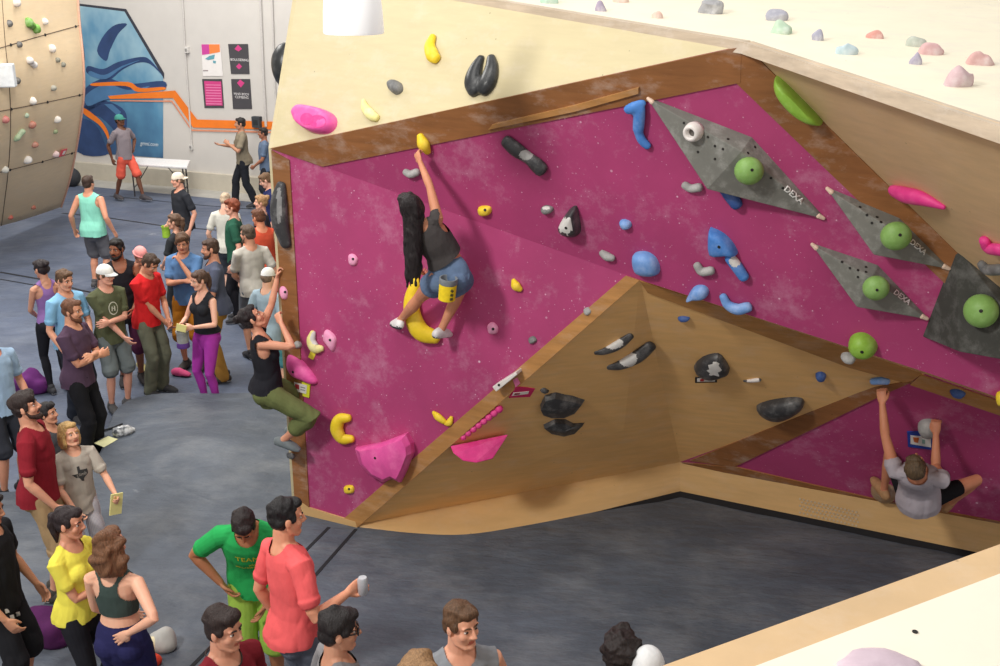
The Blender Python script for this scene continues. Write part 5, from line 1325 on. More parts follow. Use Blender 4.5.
def person(label, u, v, rz, spec, zf=0.0, vox=.007, seed=1, group=None, **kw):
    """stand a person so that the crown of the head shows at pixel (u, v); feet on height zf"""
    f = pose(**kw); t = top_of_head(f, spec); R = rotz(rz); w = atZ(u, v, zf+t.z); off = R @ Vector((t.x, t.y, 0))
    root = empty('person', (w.x-off.x, w.y-off.y, zf), math.radians(rz)); tag(root, label, 'person', group)
    f.root = root; f.M = Matrix.Translation(root.location) @ rotz(rz).to_4x4()
    f.parts = dress(f, root, spec, vox, seed); return f
def wpt(f, p): return f.M @ (Vector(p)*f.s)
def hold_point(f, i, out=.05, d=.10):
    """world place just inside the palm of hand i"""
    return wpt(f, f.wr[i]+f.hd[i]*d+f.pn[i]*out)
def print_on(f, part, polys_or_text, cx, cz, size, mat, name='print', back=False, lift=.003):
    """project flat lettering / shapes onto the front (or back) of a shirt, centre at (cx, cz) in upright torso coordinates"""
    o = f.parts[part]; bv = BVHTree.FromPolygons([x.co for x in o.data.vertices], [p.vertices for p in o.data.polygons])
    if isinstance(polys_or_text, str): vs, fs = text_mesh(polys_or_text, size); vs = [(p.x, p.y) for p in vs]
    else: vs, fs = polys_or_text; vs = [(x*size, y*size) for x, y in vs]
    # refine so that it hugs the cloth
    bm = bmesh.new(); V = [bm.verts.new((x, y, 0)) for x, y in vs]
    for fc in fs:
        try: bm.faces.new([V[i] for i in fc])
        except ValueError: pass
    bmesh.ops.triangulate(bm, faces=bm.faces)
    for _ in range(3):
        es = [e for e in bm.edges if e.calc_length() > .02]
        if not es: break
        bmesh.ops.subdivide_edges(bm, edges=es, cuts=1); bmesh.ops.triangulate(bm, faces=bm.faces)
    bm.verts.ensure_lookup_table(); out = []; sg = 1 if back else -1
    dirv = f.Rc @ Vector((0, -sg, 0))
    for w in bm.verts:
        x = cx+(w.co.x if not back else -w.co.x); z = cz+w.co.y
        st = (f.T(x, sg*.5, z))*f.s; r = bv.ray_cast(st, dirv)
        out.append((r[0] if r[0] is not None else f.T(x, sg*.14, z)*f.s)-dirv*lift)
    me = mkmesh(name, out, [[q.index for q in fc.verts] for fc in bm.faces] if not bm.verts.index_update() else [], mat); bm.free()
    return link(name, me, f.root)
# ================================================================ the crowd
def sp(**k): return k
L = LOWZ
def holdprop(name, label, cat, loc, build, mats, rz=0.0, group=None):
    b = MB(); build(b); o = b.build(name, mats, None); smooth_by_angle(o, 45); o.location = loc; o.rotation_euler = (0, 0, rz); tag(o, label, cat, group); return o
# ---- far end of the hall
def plaid(name, c1, c2, c3, sc=16):
    t = NT(name); v = t.coord()
    def wv(ax, s):
        w = t.n('ShaderNodeTexWave', wave_type='BANDS', bands_direction=ax); w.inputs['Scale'].default_value = s; t.l(v, w.inputs['Vector']); return w.outputs['Fac']
    col = t.mix(t.ramp(wv('X', sc), [(.55, (0, 0, 0)), (.65, (.6,)*3)]), lin(c1), lin(c2))
    col = t.mix(t.ramp(wv('Z', sc), [(.55, (0, 0, 0)), (.65, (.6,)*3)]), col, lin(c3)); t.base(col, .9, .1); return t.m
person('person in a teal cap, plaid shirt and coral shorts walking past the mural', 118, 114, 62, sp(skin=(104, 66, 48), hair=('buzz', (30, 24, 22)), cap=('cap', (72, 142, 132), (60, 120, 112)), top=('tee', plaid('grey_plaid', (132, 122, 128), (104, 96, 104), (150, 140, 142), 22)), bottom=('shorts', (222, 96, 78)), shoes=(70, 66, 70)),
       zf=L, vox=.009, seed=11, h=1.84, arms=('hip', 'back'), legs=((.08, -.30, .09), (-.08, .28, .10)), head=(10, -6, 0), lean=-4)
person('person in an olive grey t-shirt and black trousers gesturing near the posters', 240, 117, -72, sp(skin=(186, 136, 108), hair=('short', (34, 30, 30)), top=('tee', (134, 124, 106)), bottom=('slacks', (38, 40, 46)), shoes=(50, 50, 54)),
       zf=L, vox=.009, seed=12, h=1.86, arms=('chest', ((.2, -.36, 1.2), (.5, .4, -.8))), legs=((.12, .18, .09), (-.10, -.20, .09)), palms=(None, (0, -.2, 1)))
person('person in a slate blue t-shirt under the dark wall box', 263, 127, -78, sp(skin=(160, 108, 84), hair=('short', (34, 28, 26)), top=('tee', (96, 112, 136)), bottom=('slacks', (44, 46, 54)), shoes=(50, 50, 54)), zf=L, vox=.009, seed=13, h=1.70, arms=('frontlow', 'down'))
person('person in a mint green tank top seen from behind on the far mat', 87, 175, 168, sp(skin=(212, 152, 124), hair=('short', (66, 50, 42)), top=('tank', (140, 214, 192)), bottom=('shorts', (98, 98, 104)), shoes=(80, 78, 80)),
       zf=L, vox=.008, seed=14, h=1.80, build=1.05, arms=('loose', 'loose'), head=(-8, 0, 0))
fx = person('person in a white backwards cap and black t-shirt looking left', 177, 172, -48, sp(skin=(220, 164, 140), hair=('short', (120, 100, 80)), cap=('backcap', (228, 214, 196), (220, 206, 186)), top=('tee', (46, 48, 54)), bottom=('shorts', (52, 56, 60)), shoes=(60, 60, 64)),
       zf=L, vox=.008, seed=15, h=1.78, arms=('down', 'downfwd'), head=(-14, 4, 0))
person('person with a brown ponytail and dark charcoal top, behind the blue t-shirt', 174, 213, -110, sp(skin=(206, 156, 132), hair=('pony', (96, 72, 56)), top=('tee', (48, 50, 54)), bottom=('slacks', (44, 46, 50)), shoes=(60, 60, 64)), zf=L, vox=.008, seed=16, h=1.70, fem=True, head=(20, 0, 0), arms=('frontlow', 'frontlow'))
# ---- the group by the arete
person('person in a pale grey white t-shirt with very short fair hair, seen from behind', 226, 192, 170, sp(skin=(224, 180, 158), hair=('buzz', (200, 176, 150)), top=('tee', (206, 204, 194)), bottom=('shorts', (70, 74, 82)), shoes=(70, 70, 74)), zf=L, vox=.009, seed=17, h=1.72, head=(0, 20, 0))
person('person with red brown hair in a dark green t-shirt and black trousers', 232, 198, -84, sp(skin=(222, 168, 146), hair=('shortwave', (132, 66, 42)), top=('tee', (42, 88, 70)), bottom=('slacks', (34, 34, 40)), shoes=(50, 50, 54)), zf=L, vox=.008, seed=18, h=1.80, arms=('down', 'down'))
person('person with dark blond hair tied in a bun, mostly hidden behind the group', 261, 194, -84, sp(skin=(226, 172, 148), hair=('bun', (166, 128, 90)), top=('tee', (52, 50, 58)), bottom=('slacks', (44, 44, 52)), shoes=(50, 50, 54)), zf=L, vox=.009, seed=19, h=1.70, fem=True)
person('person in a navy t-shirt looking down beside the upper arete', 262, 173, -80, sp(skin=(222, 172, 150), hair=('short', (112, 84, 60)), top=('tee', (40, 46, 88)), bottom=('slacks', (50, 54, 66)), shoes=(50, 50, 54)), zf=L, vox=.009, seed=20, h=1.76, head=(0, 25, 0))
person('auburn haired person in an orange red tank top with bare shoulders', 257, 208, -150, sp(skin=(216, 144, 112), hair=('short', (106, 68, 50)), top=('tank', (206, 84, 60)), bottom=('shorts', (40, 40, 48)), shoes=(50, 50, 54)), zf=L, vox=.008, seed=21, h=1.78, build=1.06, head=(25, 10, 0))
person('bearded person in a light grey t-shirt and grey shorts with the back turned', 247, 224, -150, sp(skin=(214, 158, 132), hair=('short', (92, 76, 64)), beard=(96, 76, 62), top=('tee', (192, 188, 180)), bottom=('longshorts', (104, 110, 118)), shoes=(44, 44, 50)), zf=L, vox=.008, seed=22, h=1.80, head=(38, 4, 0), arms=('frontlow', 'down'))
person('person in a silver white cap tucked behind the arete and the raised climbing arm', 268, 267, 150, sp(skin=(224, 176, 150), hair=('short', (120, 100, 84)), cap=('cap', (222, 222, 222), (205, 205, 205)), top=('tee', (150, 170, 182)), bottom=('shorts', (86, 150, 158)), shoes=(60, 60, 64)), zf=L, vox=.008, seed=23, h=1.66, head=(10, 10, 0))
person('bearded person in a slate t-shirt and tan trousers looking left', 209, 238, -72, sp(skin=(212, 154, 128), hair=('short', (74, 54, 44)), beard=(72, 52, 42), top=('tee', (86, 92, 112)), bottom=('slacks', (172, 128, 62)), shoes=(58, 54, 54)), zf=L, vox=.008, seed=24, h=1.82, arms=('frontlow', 'down'), head=(0, 6, 0))
person('person in a blue t-shirt and ochre shorts resting the chin on one hand', 181, 233, -6, sp(skin=(204, 146, 118), hair=('shortwave', (92, 66, 48)), top=('tee', (88, 124, 168)), bottom=('longshorts', (176, 112, 34)), shoes=(64, 60, 60), face=True), zf=L, vox=.007, seed=25, h=1.80, arms=('chin', 'crossed'), head=(14, 14, 0), hands=((60, 60), (30, 30)))
fp = person('person in a black tank top and purple leggings holding a chalk bag', 197, 270, -32, sp(skin=(230, 178, 156), hair=('pony', (84, 62, 52)), top=('tank', (40, 42, 48), dict(hem=.98)), bottom=('leggings', (168, 58, 164)), shoes=(206, 80, 120)), zf=L, vox=.007, seed=26, h=1.70, fem=True, arms=('front', 'front'), head=(-16, 10, 0), hands=((50, 55), (50, 55)))
person('person in a pink beanie and mint tank top, half hidden behind the red t-shirt', 141, 247, 48, sp(skin=(222, 160, 136), hair=('buzz', (150, 110, 90)), cap=('beanie', (238, 158, 156), (238, 158, 156)), top=('tank', (150, 206, 196)), bottom=('shorts', (132, 138, 140)), shoes=(190, 180, 120)), zf=L, vox=.008, seed=27, h=1.66, fem=True, lean=14, head=(0, 15, 0), arms=('frontlow', 'frontlow'))
person('person in a bright red t-shirt and olive grey trousers looking down', 154, 255, 66, sp(skin=(206, 148, 120), hair=('short', (72, 54, 44)), top=('tee', (214, 42, 46)), bottom=('slacks', (106, 108, 92)), shoes=(66, 66, 70)), zf=L, vox=.007, seed=28, h=1.80, arms=('frontlow', 'acrosslow'), head=(4, 32, 0), lean=6)
person('bearded dark haired person in a black tank top, behind the white capped one', 115, 238, 24, sp(skin=(150, 98, 74), hair=('short', (28, 24, 24)), beard=(30, 24, 22), top=('tank', (34, 34, 40), dict(hem=.76)), bottom=('longshorts', (96, 48, 78)), shoes=(60, 56, 58)), zf=L, vox=.007, seed=29, h=1.84, arms=('frontlow', 'downfwd'), head=(-34, 4, 0))
fo = person('person in a white cap and olive t-shirt with a pale round print, one arm across', 104, 264, 46, sp(skin=(226, 168, 146), hair=('short', (110, 84, 64)), cap=('cap', (226, 226, 224), (206, 206, 206)), top=('tee', (88, 92, 68), dict(hem=.84)), bottom=('shorts', (108, 116, 118)), shoes=(90, 90, 92)), zf=L, vox=.006, seed=30, h=1.76, arms=('crossedlow', 'acrosslow'), head=(28, 4, 0))
tm_ = plain('print_pale', (206, 206, 190), .8)
ring = [(math.cos(a*PI/12)*r, math.sin(a*PI/12)*r*1.35) for r in (1, .86) for a in range(24)]
print_on(fo, 'shirt', (ring, [(i, (i+1) % 24, 24+(i+1) % 24, 24+i) for i in range(24)]), .0, 1.26, .055, tm_, 'shirt_print')
print_on(fo, 'shirt', ([(-.5, -.6), (-.3, -.6), (-.15, .5), (-.4, .4), (.1, -.6), (.4, -.6), (.45, .3), (.2, .6), (-.1, -.1), (.1, -.1), (.1, .1), (-.1, .1)], [(0, 1, 2, 3), (4, 5, 6, 7), (8, 9, 10, 11)]), .0, 1.26, .05, tm_, 'shirt_print')
person('person in a lavender tank top with a dark hair bun, turned away', 39, 259, -140, sp(skin=(206, 152, 126), hair=('bun', (44, 36, 38)), top=('strap', (148, 112, 172), dict(hem=.90)), bottom=('leggings', (36, 36, 42)), shoes=(60, 60, 64)), zf=L, vox=.007, seed=31, h=1.68, fem=True, arms=('frontlow', 'frontlow'), head=(20, 10, 0))
person('person in a light blue t-shirt looking right, behind the plum t-shirt', 64, 269, 60, sp(skin=(224, 164, 136), hair=('short', (98, 72, 52)), top=('tee', (134, 184, 220)), bottom=('slacks', (40, 44, 54)), shoes=(60, 60, 64)), zf=L, vox=.007, seed=32, h=1.78, arms=('frontlow', 'downfwd'), head=(0, 10, 0))
person('person in a plum grey t-shirt and black trousers with folded arms', 71, 298, 80, sp(skin=(220, 160, 130), hair=('short', (112, 74, 54)), beard=(110, 70, 50), top=('tee', (86, 66, 86)), bottom=('slacks', (32, 32, 36)), shoes=(50, 50, 54)), zf=L, vox=.006, seed=33, h=1.80, arms=('crossed', 'crossedlow'), head=(4, 6, 0))
person('person in a pale blue t-shirt cut by the left picture edge', -14, 322, 60, sp(skin=(216, 154, 126), hair=('short', (70, 52, 42)), top=('tee', (160, 186, 214)), bottom=('shorts', (50, 52, 60)), shoes=(50, 50, 54)), zf=L, vox=.008, seed=34, h=1.80, arms=('downfwd', 'down'))
# ---- near left
person('bearded person in a dark red t-shirt and khaki shorts looking up', 18, 392, 100, sp(skin=(216, 158, 130), hair=('shortwave', (48, 36, 34)), beard=(60, 42, 36), top=('tee', (140, 36, 48), dict(hem=.86)), bottom=('longshorts', (168, 140, 104)), shoes=(70, 66, 60), ), zf=0, vox=.006, seed=35, h=1.74, arms=('downfwd', 'downfwd'), head=(0, -12, 0))
person('dark haired youth in a charcoal t-shirt between the red shirt and the blond child', 44, 402, 74, sp(skin=(204, 150, 122), hair=('shortwave', (36, 32, 34)), top=('tee', (72, 74, 78)), bottom=('longshorts', (98, 116, 150)), shoes=(60, 60, 64)), zf=0, vox=.006, seed=36, h=1.38, arms=('frontlow', 'downfwd'), head=(8, -6, 0))
fk = person('blond child in a grey t-shirt with a state map print holding a yellow card', 65, 421, 42, sp(skin=(232, 178, 148), hair=('bob', (206, 168, 108)), top=('tee', (184, 176, 164), dict(hem=.80, fit=.018)), bottom=('longshorts', plaid('pale_plaid', (196, 196, 204), (130, 130, 150), (220, 210, 205), 30)), shoes=(90, 90, 94)), zf=0, vox=.006, seed=37, h=1.36, hscale=1.10, build=.90,
            arms=(((.23, -.36, 1.04), (.5, .6, -.7)), ((.12, -.20, .90), (.8, .6, 0))), head=(14, -12, 0), hands=((55, 60), (50, 60)))
TX = [(-.30, 1.0), (.02, 1.0), (.02, .55), (.30, .48), (.62, .42), (.95, .38), (1.0, -.05), (.95, -.28), (.55, -.50), (.34, -.72), (.36, -1.05), (.06, -.95), (-.10, -.62), (-.34, -.30), (-.52, -.42), (-.70, -.22), (-.98, .10), (-.30, .12)]
print_on(fk, 'shirt', (TX, [tuple(range(len(TX)))]), .0, 1.25, .082, plain('print_charcoal', (62, 62, 62), .8), 'shirt_print')
print_on(fk, 'shirt', 'climb', .012, 1.245, .05, plain('print_grey', (176, 170, 160), .8), 'lettering', lift=.006)
p = hold_point(fk, 0, .025, .09)
holdprop('score_card', 'yellow card held out by the blond child', 'card', p, lambda b: b.box((0, 0, -.03), (.10, .012, .17), rotz(20) @ roty(12)), plain('yellow_paper', (232, 224, 150), .7, .04), math.radians(30))
fe = person('person at the left edge in a black t-shirt and black shorts with white squares', -12, 492, 86, sp(skin=(196, 142, 112), hair=('short', (34, 30, 30)), top=('tee', (34, 34, 38)), bottom=('longshorts', (36, 36, 40)), shoes=(50, 50, 54)), zf=0, vox=.006, seed=38, h=1.62, arms=('downfwd', 'downfwd'), head=(0, 10, 0))
ot = fe.parts['trousers']; Mi = fe.M.inverted(); bvt = BVHTree.FromPolygons([x.co for x in ot.data.vertices], [q.vertices for q in ot.data.polygons])
mb = MB(); c_ = Mi @ CAM
for (u, v) in ((7, 611), (13, 607), (5, 620), (12, 617), (18, 614), (9, 627), (16, 624)):
    P = []
    for du, dv in ((-2.4, -1.6), (1.6, -2.6), (2.6, 1.4), (-1.4, 2.6)):
        h_ = bvt.ray_cast(c_, (Mi.to_3x3() @ ray(u+du, v+dv)).normalized())
        if h_[0] is None: break
        P.append(h_[0]-(Mi.to_3x3() @ ray(u, v)).normalized()*.006)
    if len(P) == 4: mb.add(P, [(0, 1, 2, 3)])
if mb.v: mb.build('shorts_print', plain('print_white', (216, 216, 214), .8), fe.root)
fb_ = person('person with dark tied hair in a yellow t-shirt and black leggings, smiling', 67, 506, 72, sp(skin=(214, 154, 126), hair=('pony', (44, 34, 36)), top=('tee', (236, 224, 88), dict(hem=.90, sleeve=.28)), bottom=('leggings', (34, 34, 40)), shoes=(60, 60, 64)), zf=0, vox=.005, seed=39, h=1.61, fem=True, arms=('front', 'crossedlow'), head=(12, 4, 0))
person('person in a dark green sports bra and navy shorts seen from behind, hand on back', 108, 529, 172, sp(skin=(230, 178, 150), hair=('wavy', (112, 76, 52)), top=('bra', (64, 78, 74)), bottom=('tights', (42, 42, 84)), shoes=(60, 60, 64)), zf=0, vox=.005, seed=40, h=1.63, fem=True, arms=('frontlow', 'backhip'), head=(-16, 0, 0), palms=(None, (.2, -1, 0)), hands=((25, 30), (8, 8)), build=1.02)
fg = person('youth in a green team t-shirt and lime shorts bending the head down', 241, 520, 6, sp(skin=(176, 120, 86), hair=('short', (38, 30, 30)), top=('tee', (44, 166, 88), dict(hem=.84)), bottom=('longshorts', (152, 188, 78)), shoes=(60, 60, 64)), zf=0, vox=.005, seed=41, h=1.70, lean=34, pelv=8, arms=('frontlow', ((.22, -.08, 1.02), (1, .5, .1))), head=(0, 34, 0), build=1.06)
for t_, z_, s_ in (('TEAM A', 1.315, .062), ('xix', 1.255, .045), ('CLIMBING', 1.195, .052)): print_on(fg, 'shirt', t_, .02, z_, s_, plain('print_yellow', (226, 214, 40), .7), 'lettering')
fc = person('person in a coral t-shirt and jeans seen from behind, holding a can', 285, 496, 128, sp(skin=(226, 160, 128), hair=('short', (30, 28, 30)), top=('tee', (236, 100, 102), dict(hem=.90)), bottom=('jeans', (98, 104, 118)), shoes=(60, 60, 66)), vox=.005, seed=5, h=1.84, head=(-14, 6, 0), arms=('down', ((.21, -.24, 1.14), (.4, .9, -.6))), hands=((25, 30), (55, 55)), palms=(None, (1, 0, .1)), lean=0, side=7)
p = hold_point(fc, 1, .04, .085)
holdprop('drink_can', 'silver can in the hand of the coral t-shirt person', 'can', p, lambda b: b.lathe((0, 0, -.055), [(.024, 0), (.031, .008), (.031, .10), (.025, .114), (.024, .112)], 18), plain('can_silver', (190, 194, 200), .3))
fm_ = person('dark haired person in a maroon t-shirt with a cord necklace at the bottom edge', 222, 607, 52, sp(skin=(206, 150, 124), hair=('shortwave', (46, 34, 32)), top=('tee', (122, 34, 44)), bottom=('shorts', (60, 60, 66)), shoes=(60, 60, 64)), vox=.005, seed=42, h=1.74, head=(14, 4, 0))
b = MB(); ringp = [fm_.T(.082*math.cos(a), .012+.088*math.sin(a)-.02*max(0, -math.sin(a)), 1.478-.045*max(0, -math.sin(a)))*fm_.s for a in [i*PI/12 for i in range(25)]]
b.tube(ringp, [.004]*25, 6); b.build('necklace', plain('necklace_cord', (46, 34, 30)), fm_.root)
fr = person('person with wavy black hair and sunglasses in a grey t-shirt, seen from behind', 338, 608, 112, sp(skin=(206, 152, 124), hair=('shortwave', (36, 32, 33)), top=('tee', (132, 130, 132)), bottom=('jeans', (70, 74, 84)), shoes=(60, 60, 64)), vox=.005, seed=43, h=1.74, head=(-10, 4, 0))
b = MB()
for sg in (1, -1):
    b.tube([H(fr, .078*sg, .02, .012)*fr.s, H(fr, .074*sg, -.06, .014)*fr.s, H(fr, .062*sg, -.088, .012)*fr.s], [.0035]*3, 6)
    b.ell(H(fr, .032*sg, -.092, .004)*fr.s, (.026, .006, .019), fr.Rh)
b.tube([H(fr, .03, -.098, .012)*fr.s, H(fr, -.03, -.098, .012)*fr.s], [.003]*2, 6); b.build('sunglasses', plain('dark_glass', (30, 28, 30), .25), fr.root, True)
person('person in a grey sleeveless shirt with short brown hair looking right', 460, 602, 14, sp(skin=(228, 170, 142), hair=('short', (96, 70, 50)), top=('sleeveless', (136, 140, 146)), bottom=('shorts', (70, 70, 78)), shoes=(60, 60, 64)), vox=.005, seed=3, h=1.77, head=(28, 0, 0), build=.95)
person('fair haired person of whom only the crown shows beside the grey sleeveless shirt', 418, 655, 20, sp(skin=(226, 170, 142), hair=('shag', (150, 116, 82)), top=('tee', (90, 96, 110)), bottom=('shorts', (60, 60, 66)), shoes=(60, 60, 64)), vox=.006, seed=44, h=1.86)
person('person with dark curly hair of whom only the head shows at the bottom edge', 622, 632, 165, sp(skin=(170, 120, 92), hair=('curly', (40, 32, 32)), top=('tee', (60, 62, 68)), bottom=('shorts', (60, 60, 66)), shoes=(60, 60, 64)), vox=.006, seed=45, h=1.74)
person('person in a white cap partly hidden by the near boulder rim', 648, 649, 160, sp(skin=(206, 150, 124), hair=('short', (60, 46, 40)), cap=('cap', (226, 228, 230), (214, 216, 220)), top=('tee', (110, 114, 120)), bottom=('shorts', (60, 60, 66)), shoes=(60, 60, 64)), vox=.006, seed=46, h=1.70)

# ---- things held or lying about
def chalkbag(b):
    b.lathe((0, 0, -.09), [(.05, 0), (.066, .012), (.064, .10), (.066, .16), (.072, .17), (.072, .19), (.060, .185), (.055, .13)], 20)
p = (wpt(fp, fp.wr[0])+wpt(fp, fp.wr[1]))/2
holdprop('chalk_bag', 'grey and violet chalk bag held by the person in purple leggings', 'chalk bag', p+Vector((-.05, -.05, -.14)), lambda b: (chalkbag(b), b.lathe((0, 0, -.095), [(.068, .0), (.072, .012), (.070, .06)], 20, mi=1)), [plain('bag_grey', (150, 152, 152), .85), plain('bag_violet', (98, 62, 138), .85)])
holdprop('score_card', 'small pale yellow card in the hands above the grey and violet chalk bag', 'card', p+Vector((-.03, -.13, .02)), lambda b: b.box((0, 0, 0), (.11, .010, .08), roty(15)), plain('yellow_paper', (232, 224, 150), .7, .04))
p = hold_point(fx, 1, .03, .1)
holdprop('chalk_bag', 'lime green chalk bag in the hand of the person in the white backwards cap', 'chalk bag', p+Vector((0, 0, -.03)), chalkbag, plain('bag_lime', (150, 190, 60), .85))
q = atZ(137, 318, L+.62); holdprop('chalk_bag', 'teal and grey chalk bag hanging by the pink beanie person', 'chalk bag', q, chalkbag, plain('bag_teal', (110, 176, 170), .85))
def flat_card(name, label, px, z, rgb):
    P = [atZ(u, v, z+.006) for u, v in px]; c = sum(P, Vector())/len(P); b = MB(); b.hull([p-c for p in P], (0, 0, 1), .004); o = b.build(name, plain('paper_'+name, rgb, .7, .04)); o.location = c; tag(o, label, 'card'); return o
flat_card('score_card', 'pale yellow card lying on the mat near the clear bottle', [(94, 443), (108, 436), (118, 439), (104, 447)], .0, (232, 230, 180))
c0 = atZ(125, 431, .05); b = MB(); b.tube([(-.085, 0, 0), (-.06, 0, 0), (.035, .01, 0), (.062, .012, 0), (.085, .015, 0)], [.055, .062, .06, .042, .022], 16)
t = NT('glint_mottled_plastic'); t.base(t.ramp(t.noise(t.coord((1, 1, 1)), 14, 4), [(.4, lin((70, 74, 80))), (.6, lin((214, 216, 220)))]), .2, .6)  # dark and pale mottling painted for glints on clear plastic
o = b.build('water_bottle', t.m, None, True); o.location = c0; o.rotation_euler = (0, 0, .3); tag(o, 'crumpled shiny plastic bottle lying on the mat above the yellow card', 'bottle')
P = [atZ(u, v, .012) for u, v in catmull([(84, 452), (92, 441), (100, 432), (112, 428), (122, 424)], 4)]; b = MB(); c = P[0]; b.tube([p-c for p in P], [.010]*len(P), 6); o = b.build('strap', plain('strap_black', (40, 42, 46))); o.location = c; tag(o, 'thin black strap curling from the plastic bottle', 'strap')
def cloth_heap(name, label, u, v, z, rx, ry, h, rgb, seed, cat='bag'):
    c = atZ(u, v, z); b = MB(); b.ell((0, 0, h*.4), (rx, ry, h*.6), None, 28, 18)
    b.v = [q*(1+.28*mnoise.noise(q*7+Vector((seed, 0, 0)))) for q in b.v]; b.v = [Vector((q.x, q.y, max(0.0, q.z))) for q in b.v]
    o = b.build(name, fabric(rgb), None, True); o.location = c; tag(o, label, cat); return o
cloth_heap('duffel_bag', 'purple bag on the floor between the plum t-shirt and the dark red t-shirt', 32, 392, L, .24, .16, .26, (98, 44, 106), 1)
cloth_heap('duffel_bag', 'dark purple bag on the mat behind the yellow t-shirt person', 52, 640, 0, .20, .16, .26, (84, 38, 84), 2)
cloth_heap('chalk_bucket_cloth', 'grey rumpled cloth bag on the mat right of the navy shorts', 164, 648, 0, .10, .09, .16, (176, 174, 170), 3)
cloth_heap('bag', 'small bright red pouch on the mat beside the grey rumpled bag', 153, 664, 0, .075, .05, .09, (222, 76, 56), 4)
cloth_heap('bag', 'cream paper bag on the mat right beside the navy shorts', 152, 652, 0, .06, .05, .12, (224, 212, 176), 5)
def shoe_thing(label, u, v, z, rz, rgb):
    f = pose(); b = make_shoe(f, 0, True); a, d, up, h = foot_pts(f, 0); b.v = [q-h for q in b.v]
    o = b.build('climbing_shoe', [plain('shoe_cloth', rgb, .7), plain('shoe_sole', (40, 40, 44), .8)], None, True); o.location = atZ(u, v, z); o.rotation_euler = (0, 0, rz); tag(o, label, 'shoe')
shoe_thing('pink and black climbing shoe on the floor under the red t-shirt person', 178, 376, L, 1.2, (210, 80, 130))
# ================================================================ the climbers
def frame(up, back):
    """rotation whose z is up and y is the back of the body"""
    z = Vector(up).normalized(); y = Vector(back); y = (y-z*y.dot(z)).normalized(); x = y.cross(z); return Matrix((x, y, z)).transposed()
def climber(label, spec, h, pelvis, Rp, Rc, head, wr, eh, an, khint, fdir, fem=True, vox=.005, seed=70, hands=((60, 60), (60, 60)), palm=None, build=1.0, hairdir=None):
    """joints given as places in the hall; the body hangs from its holds"""
    s = h/1.75; o = Vector(pelvis); root = empty('person', o); tag(root, label, 'person')
    f = Fig(); f.s = s; f.fem = fem; f.bd = build; f.hs = .94; f.belly = 0; L_ = lambda p: (Vector(p)-o)/s
    f.P = Vector((0, 0, 0)); f.Rp = Rp; f.Rc = Rc
    setspine(f); f.Rh = Rc @ rotz(head[0]) @ roty(head[2]) @ rotx(head[1]); setneck(f)
    if hairdir: f.hairdir = Vector(hairdir).normalized()
    sx = .152 if fem else .178; f.sh = []; f.el = []; f.wr = []; f.hd = []; f.pn = []; f.curl = hands
    f.ua, f.fa = (.275, .245) if fem else (.29, .26)
    for i, sg in enumerate((1, -1)):
        sh = f.T(sx*sg, .012, 1.37); t = L_(wr[i]); rise = max(0, (t-sh).normalized().dot(Rc @ Vector((0, 0, 1))))
        sh = sh+Rc @ Vector((-.02*sg*rise, 0, .055*rise)); f.sh.append(sh)
        e, w = ik(sh, t, f.ua, f.fa, Vector(eh[i])); f.el.append(e); f.wr.append(w)
    for i in (0, 1):
        d = (f.wr[i]-f.el[i]).normalized(); f.hd.append(d); pn = Vector(palm[i]); pn = (pn-d*pn.dot(d)).normalized(); f.pn.append(pn)
    f.hip = [f.P+Rp @ Vector((.088, 0, -.04)), f.P+Rp @ Vector((-.088, 0, -.04))]; f.kn = []; f.an = []; f.ft = []
    for i in (0, 1):
        k, a = ik(f.hip[i], L_(an[i]), .435, .42, Vector(khint[i])); f.kn.append(k); f.an.append(a)
        d = Vector(fdir[i]).normalized(); up = (k-a).normalized(); up = (up-d*up.dot(d)).normalized(); f.ft.append((d, up))
    f.root = root; f.M = Matrix.Translation(o); f.parts = dress(f, root, spec, vox, seed); return f
Z = Vector((0, 0, 1)); N1 = P1.n; XL = N1.cross(Z)      # XL: to the left in the picture, along the face
def w1(u, v, h=0.0): return P1.on(u, v, 0)+N1*h if h == 0 else P1.on(u, v, h)
DENIM = fabric((98, 118, 148), 'denim')
pel = P1.on(449, 273, .40)
f1 = climber('long haired climber in a charcoal tank top and denim shorts reaching for the lip',
    sp(skin=(206, 142, 110), hair=('long', (34, 28, 30)), top=('tank', (72, 68, 68), dict(hem=1.08, fit=.014)), bottom=('cutoff', DENIM), shoes=(226, 224, 224), sole=(70, 74, 84), climbshoe=True), 1.59, pel,
    frame(Z*1.0+XL*.12+N1*.12, N1-XL*.15), frame(Z*.90+XL*.46+N1*.50, N1-XL*.32), (30, -4, -14),
    [P1.on(423, 279, .12), P2.on(417, 152, .13)], [N1*.3+XL*1.0-Z*.4, N1*.5-XL*1.0],
    [P1.on(397, 324, .09), P1.on(441, 330, .16)], [-N1*.9+XL*.35+Z*.25, -N1*1.0+XL*.12+Z*.15], [XL*.75-N1*.7-Z*.25, -XL*.15-N1*.95-Z*.2], vox=.004, seed=71,
    palm=[-N1, -N1+XL*-.2], hands=((60, 50), (50, 60)), hairdir=(-.04, -.03, -1))
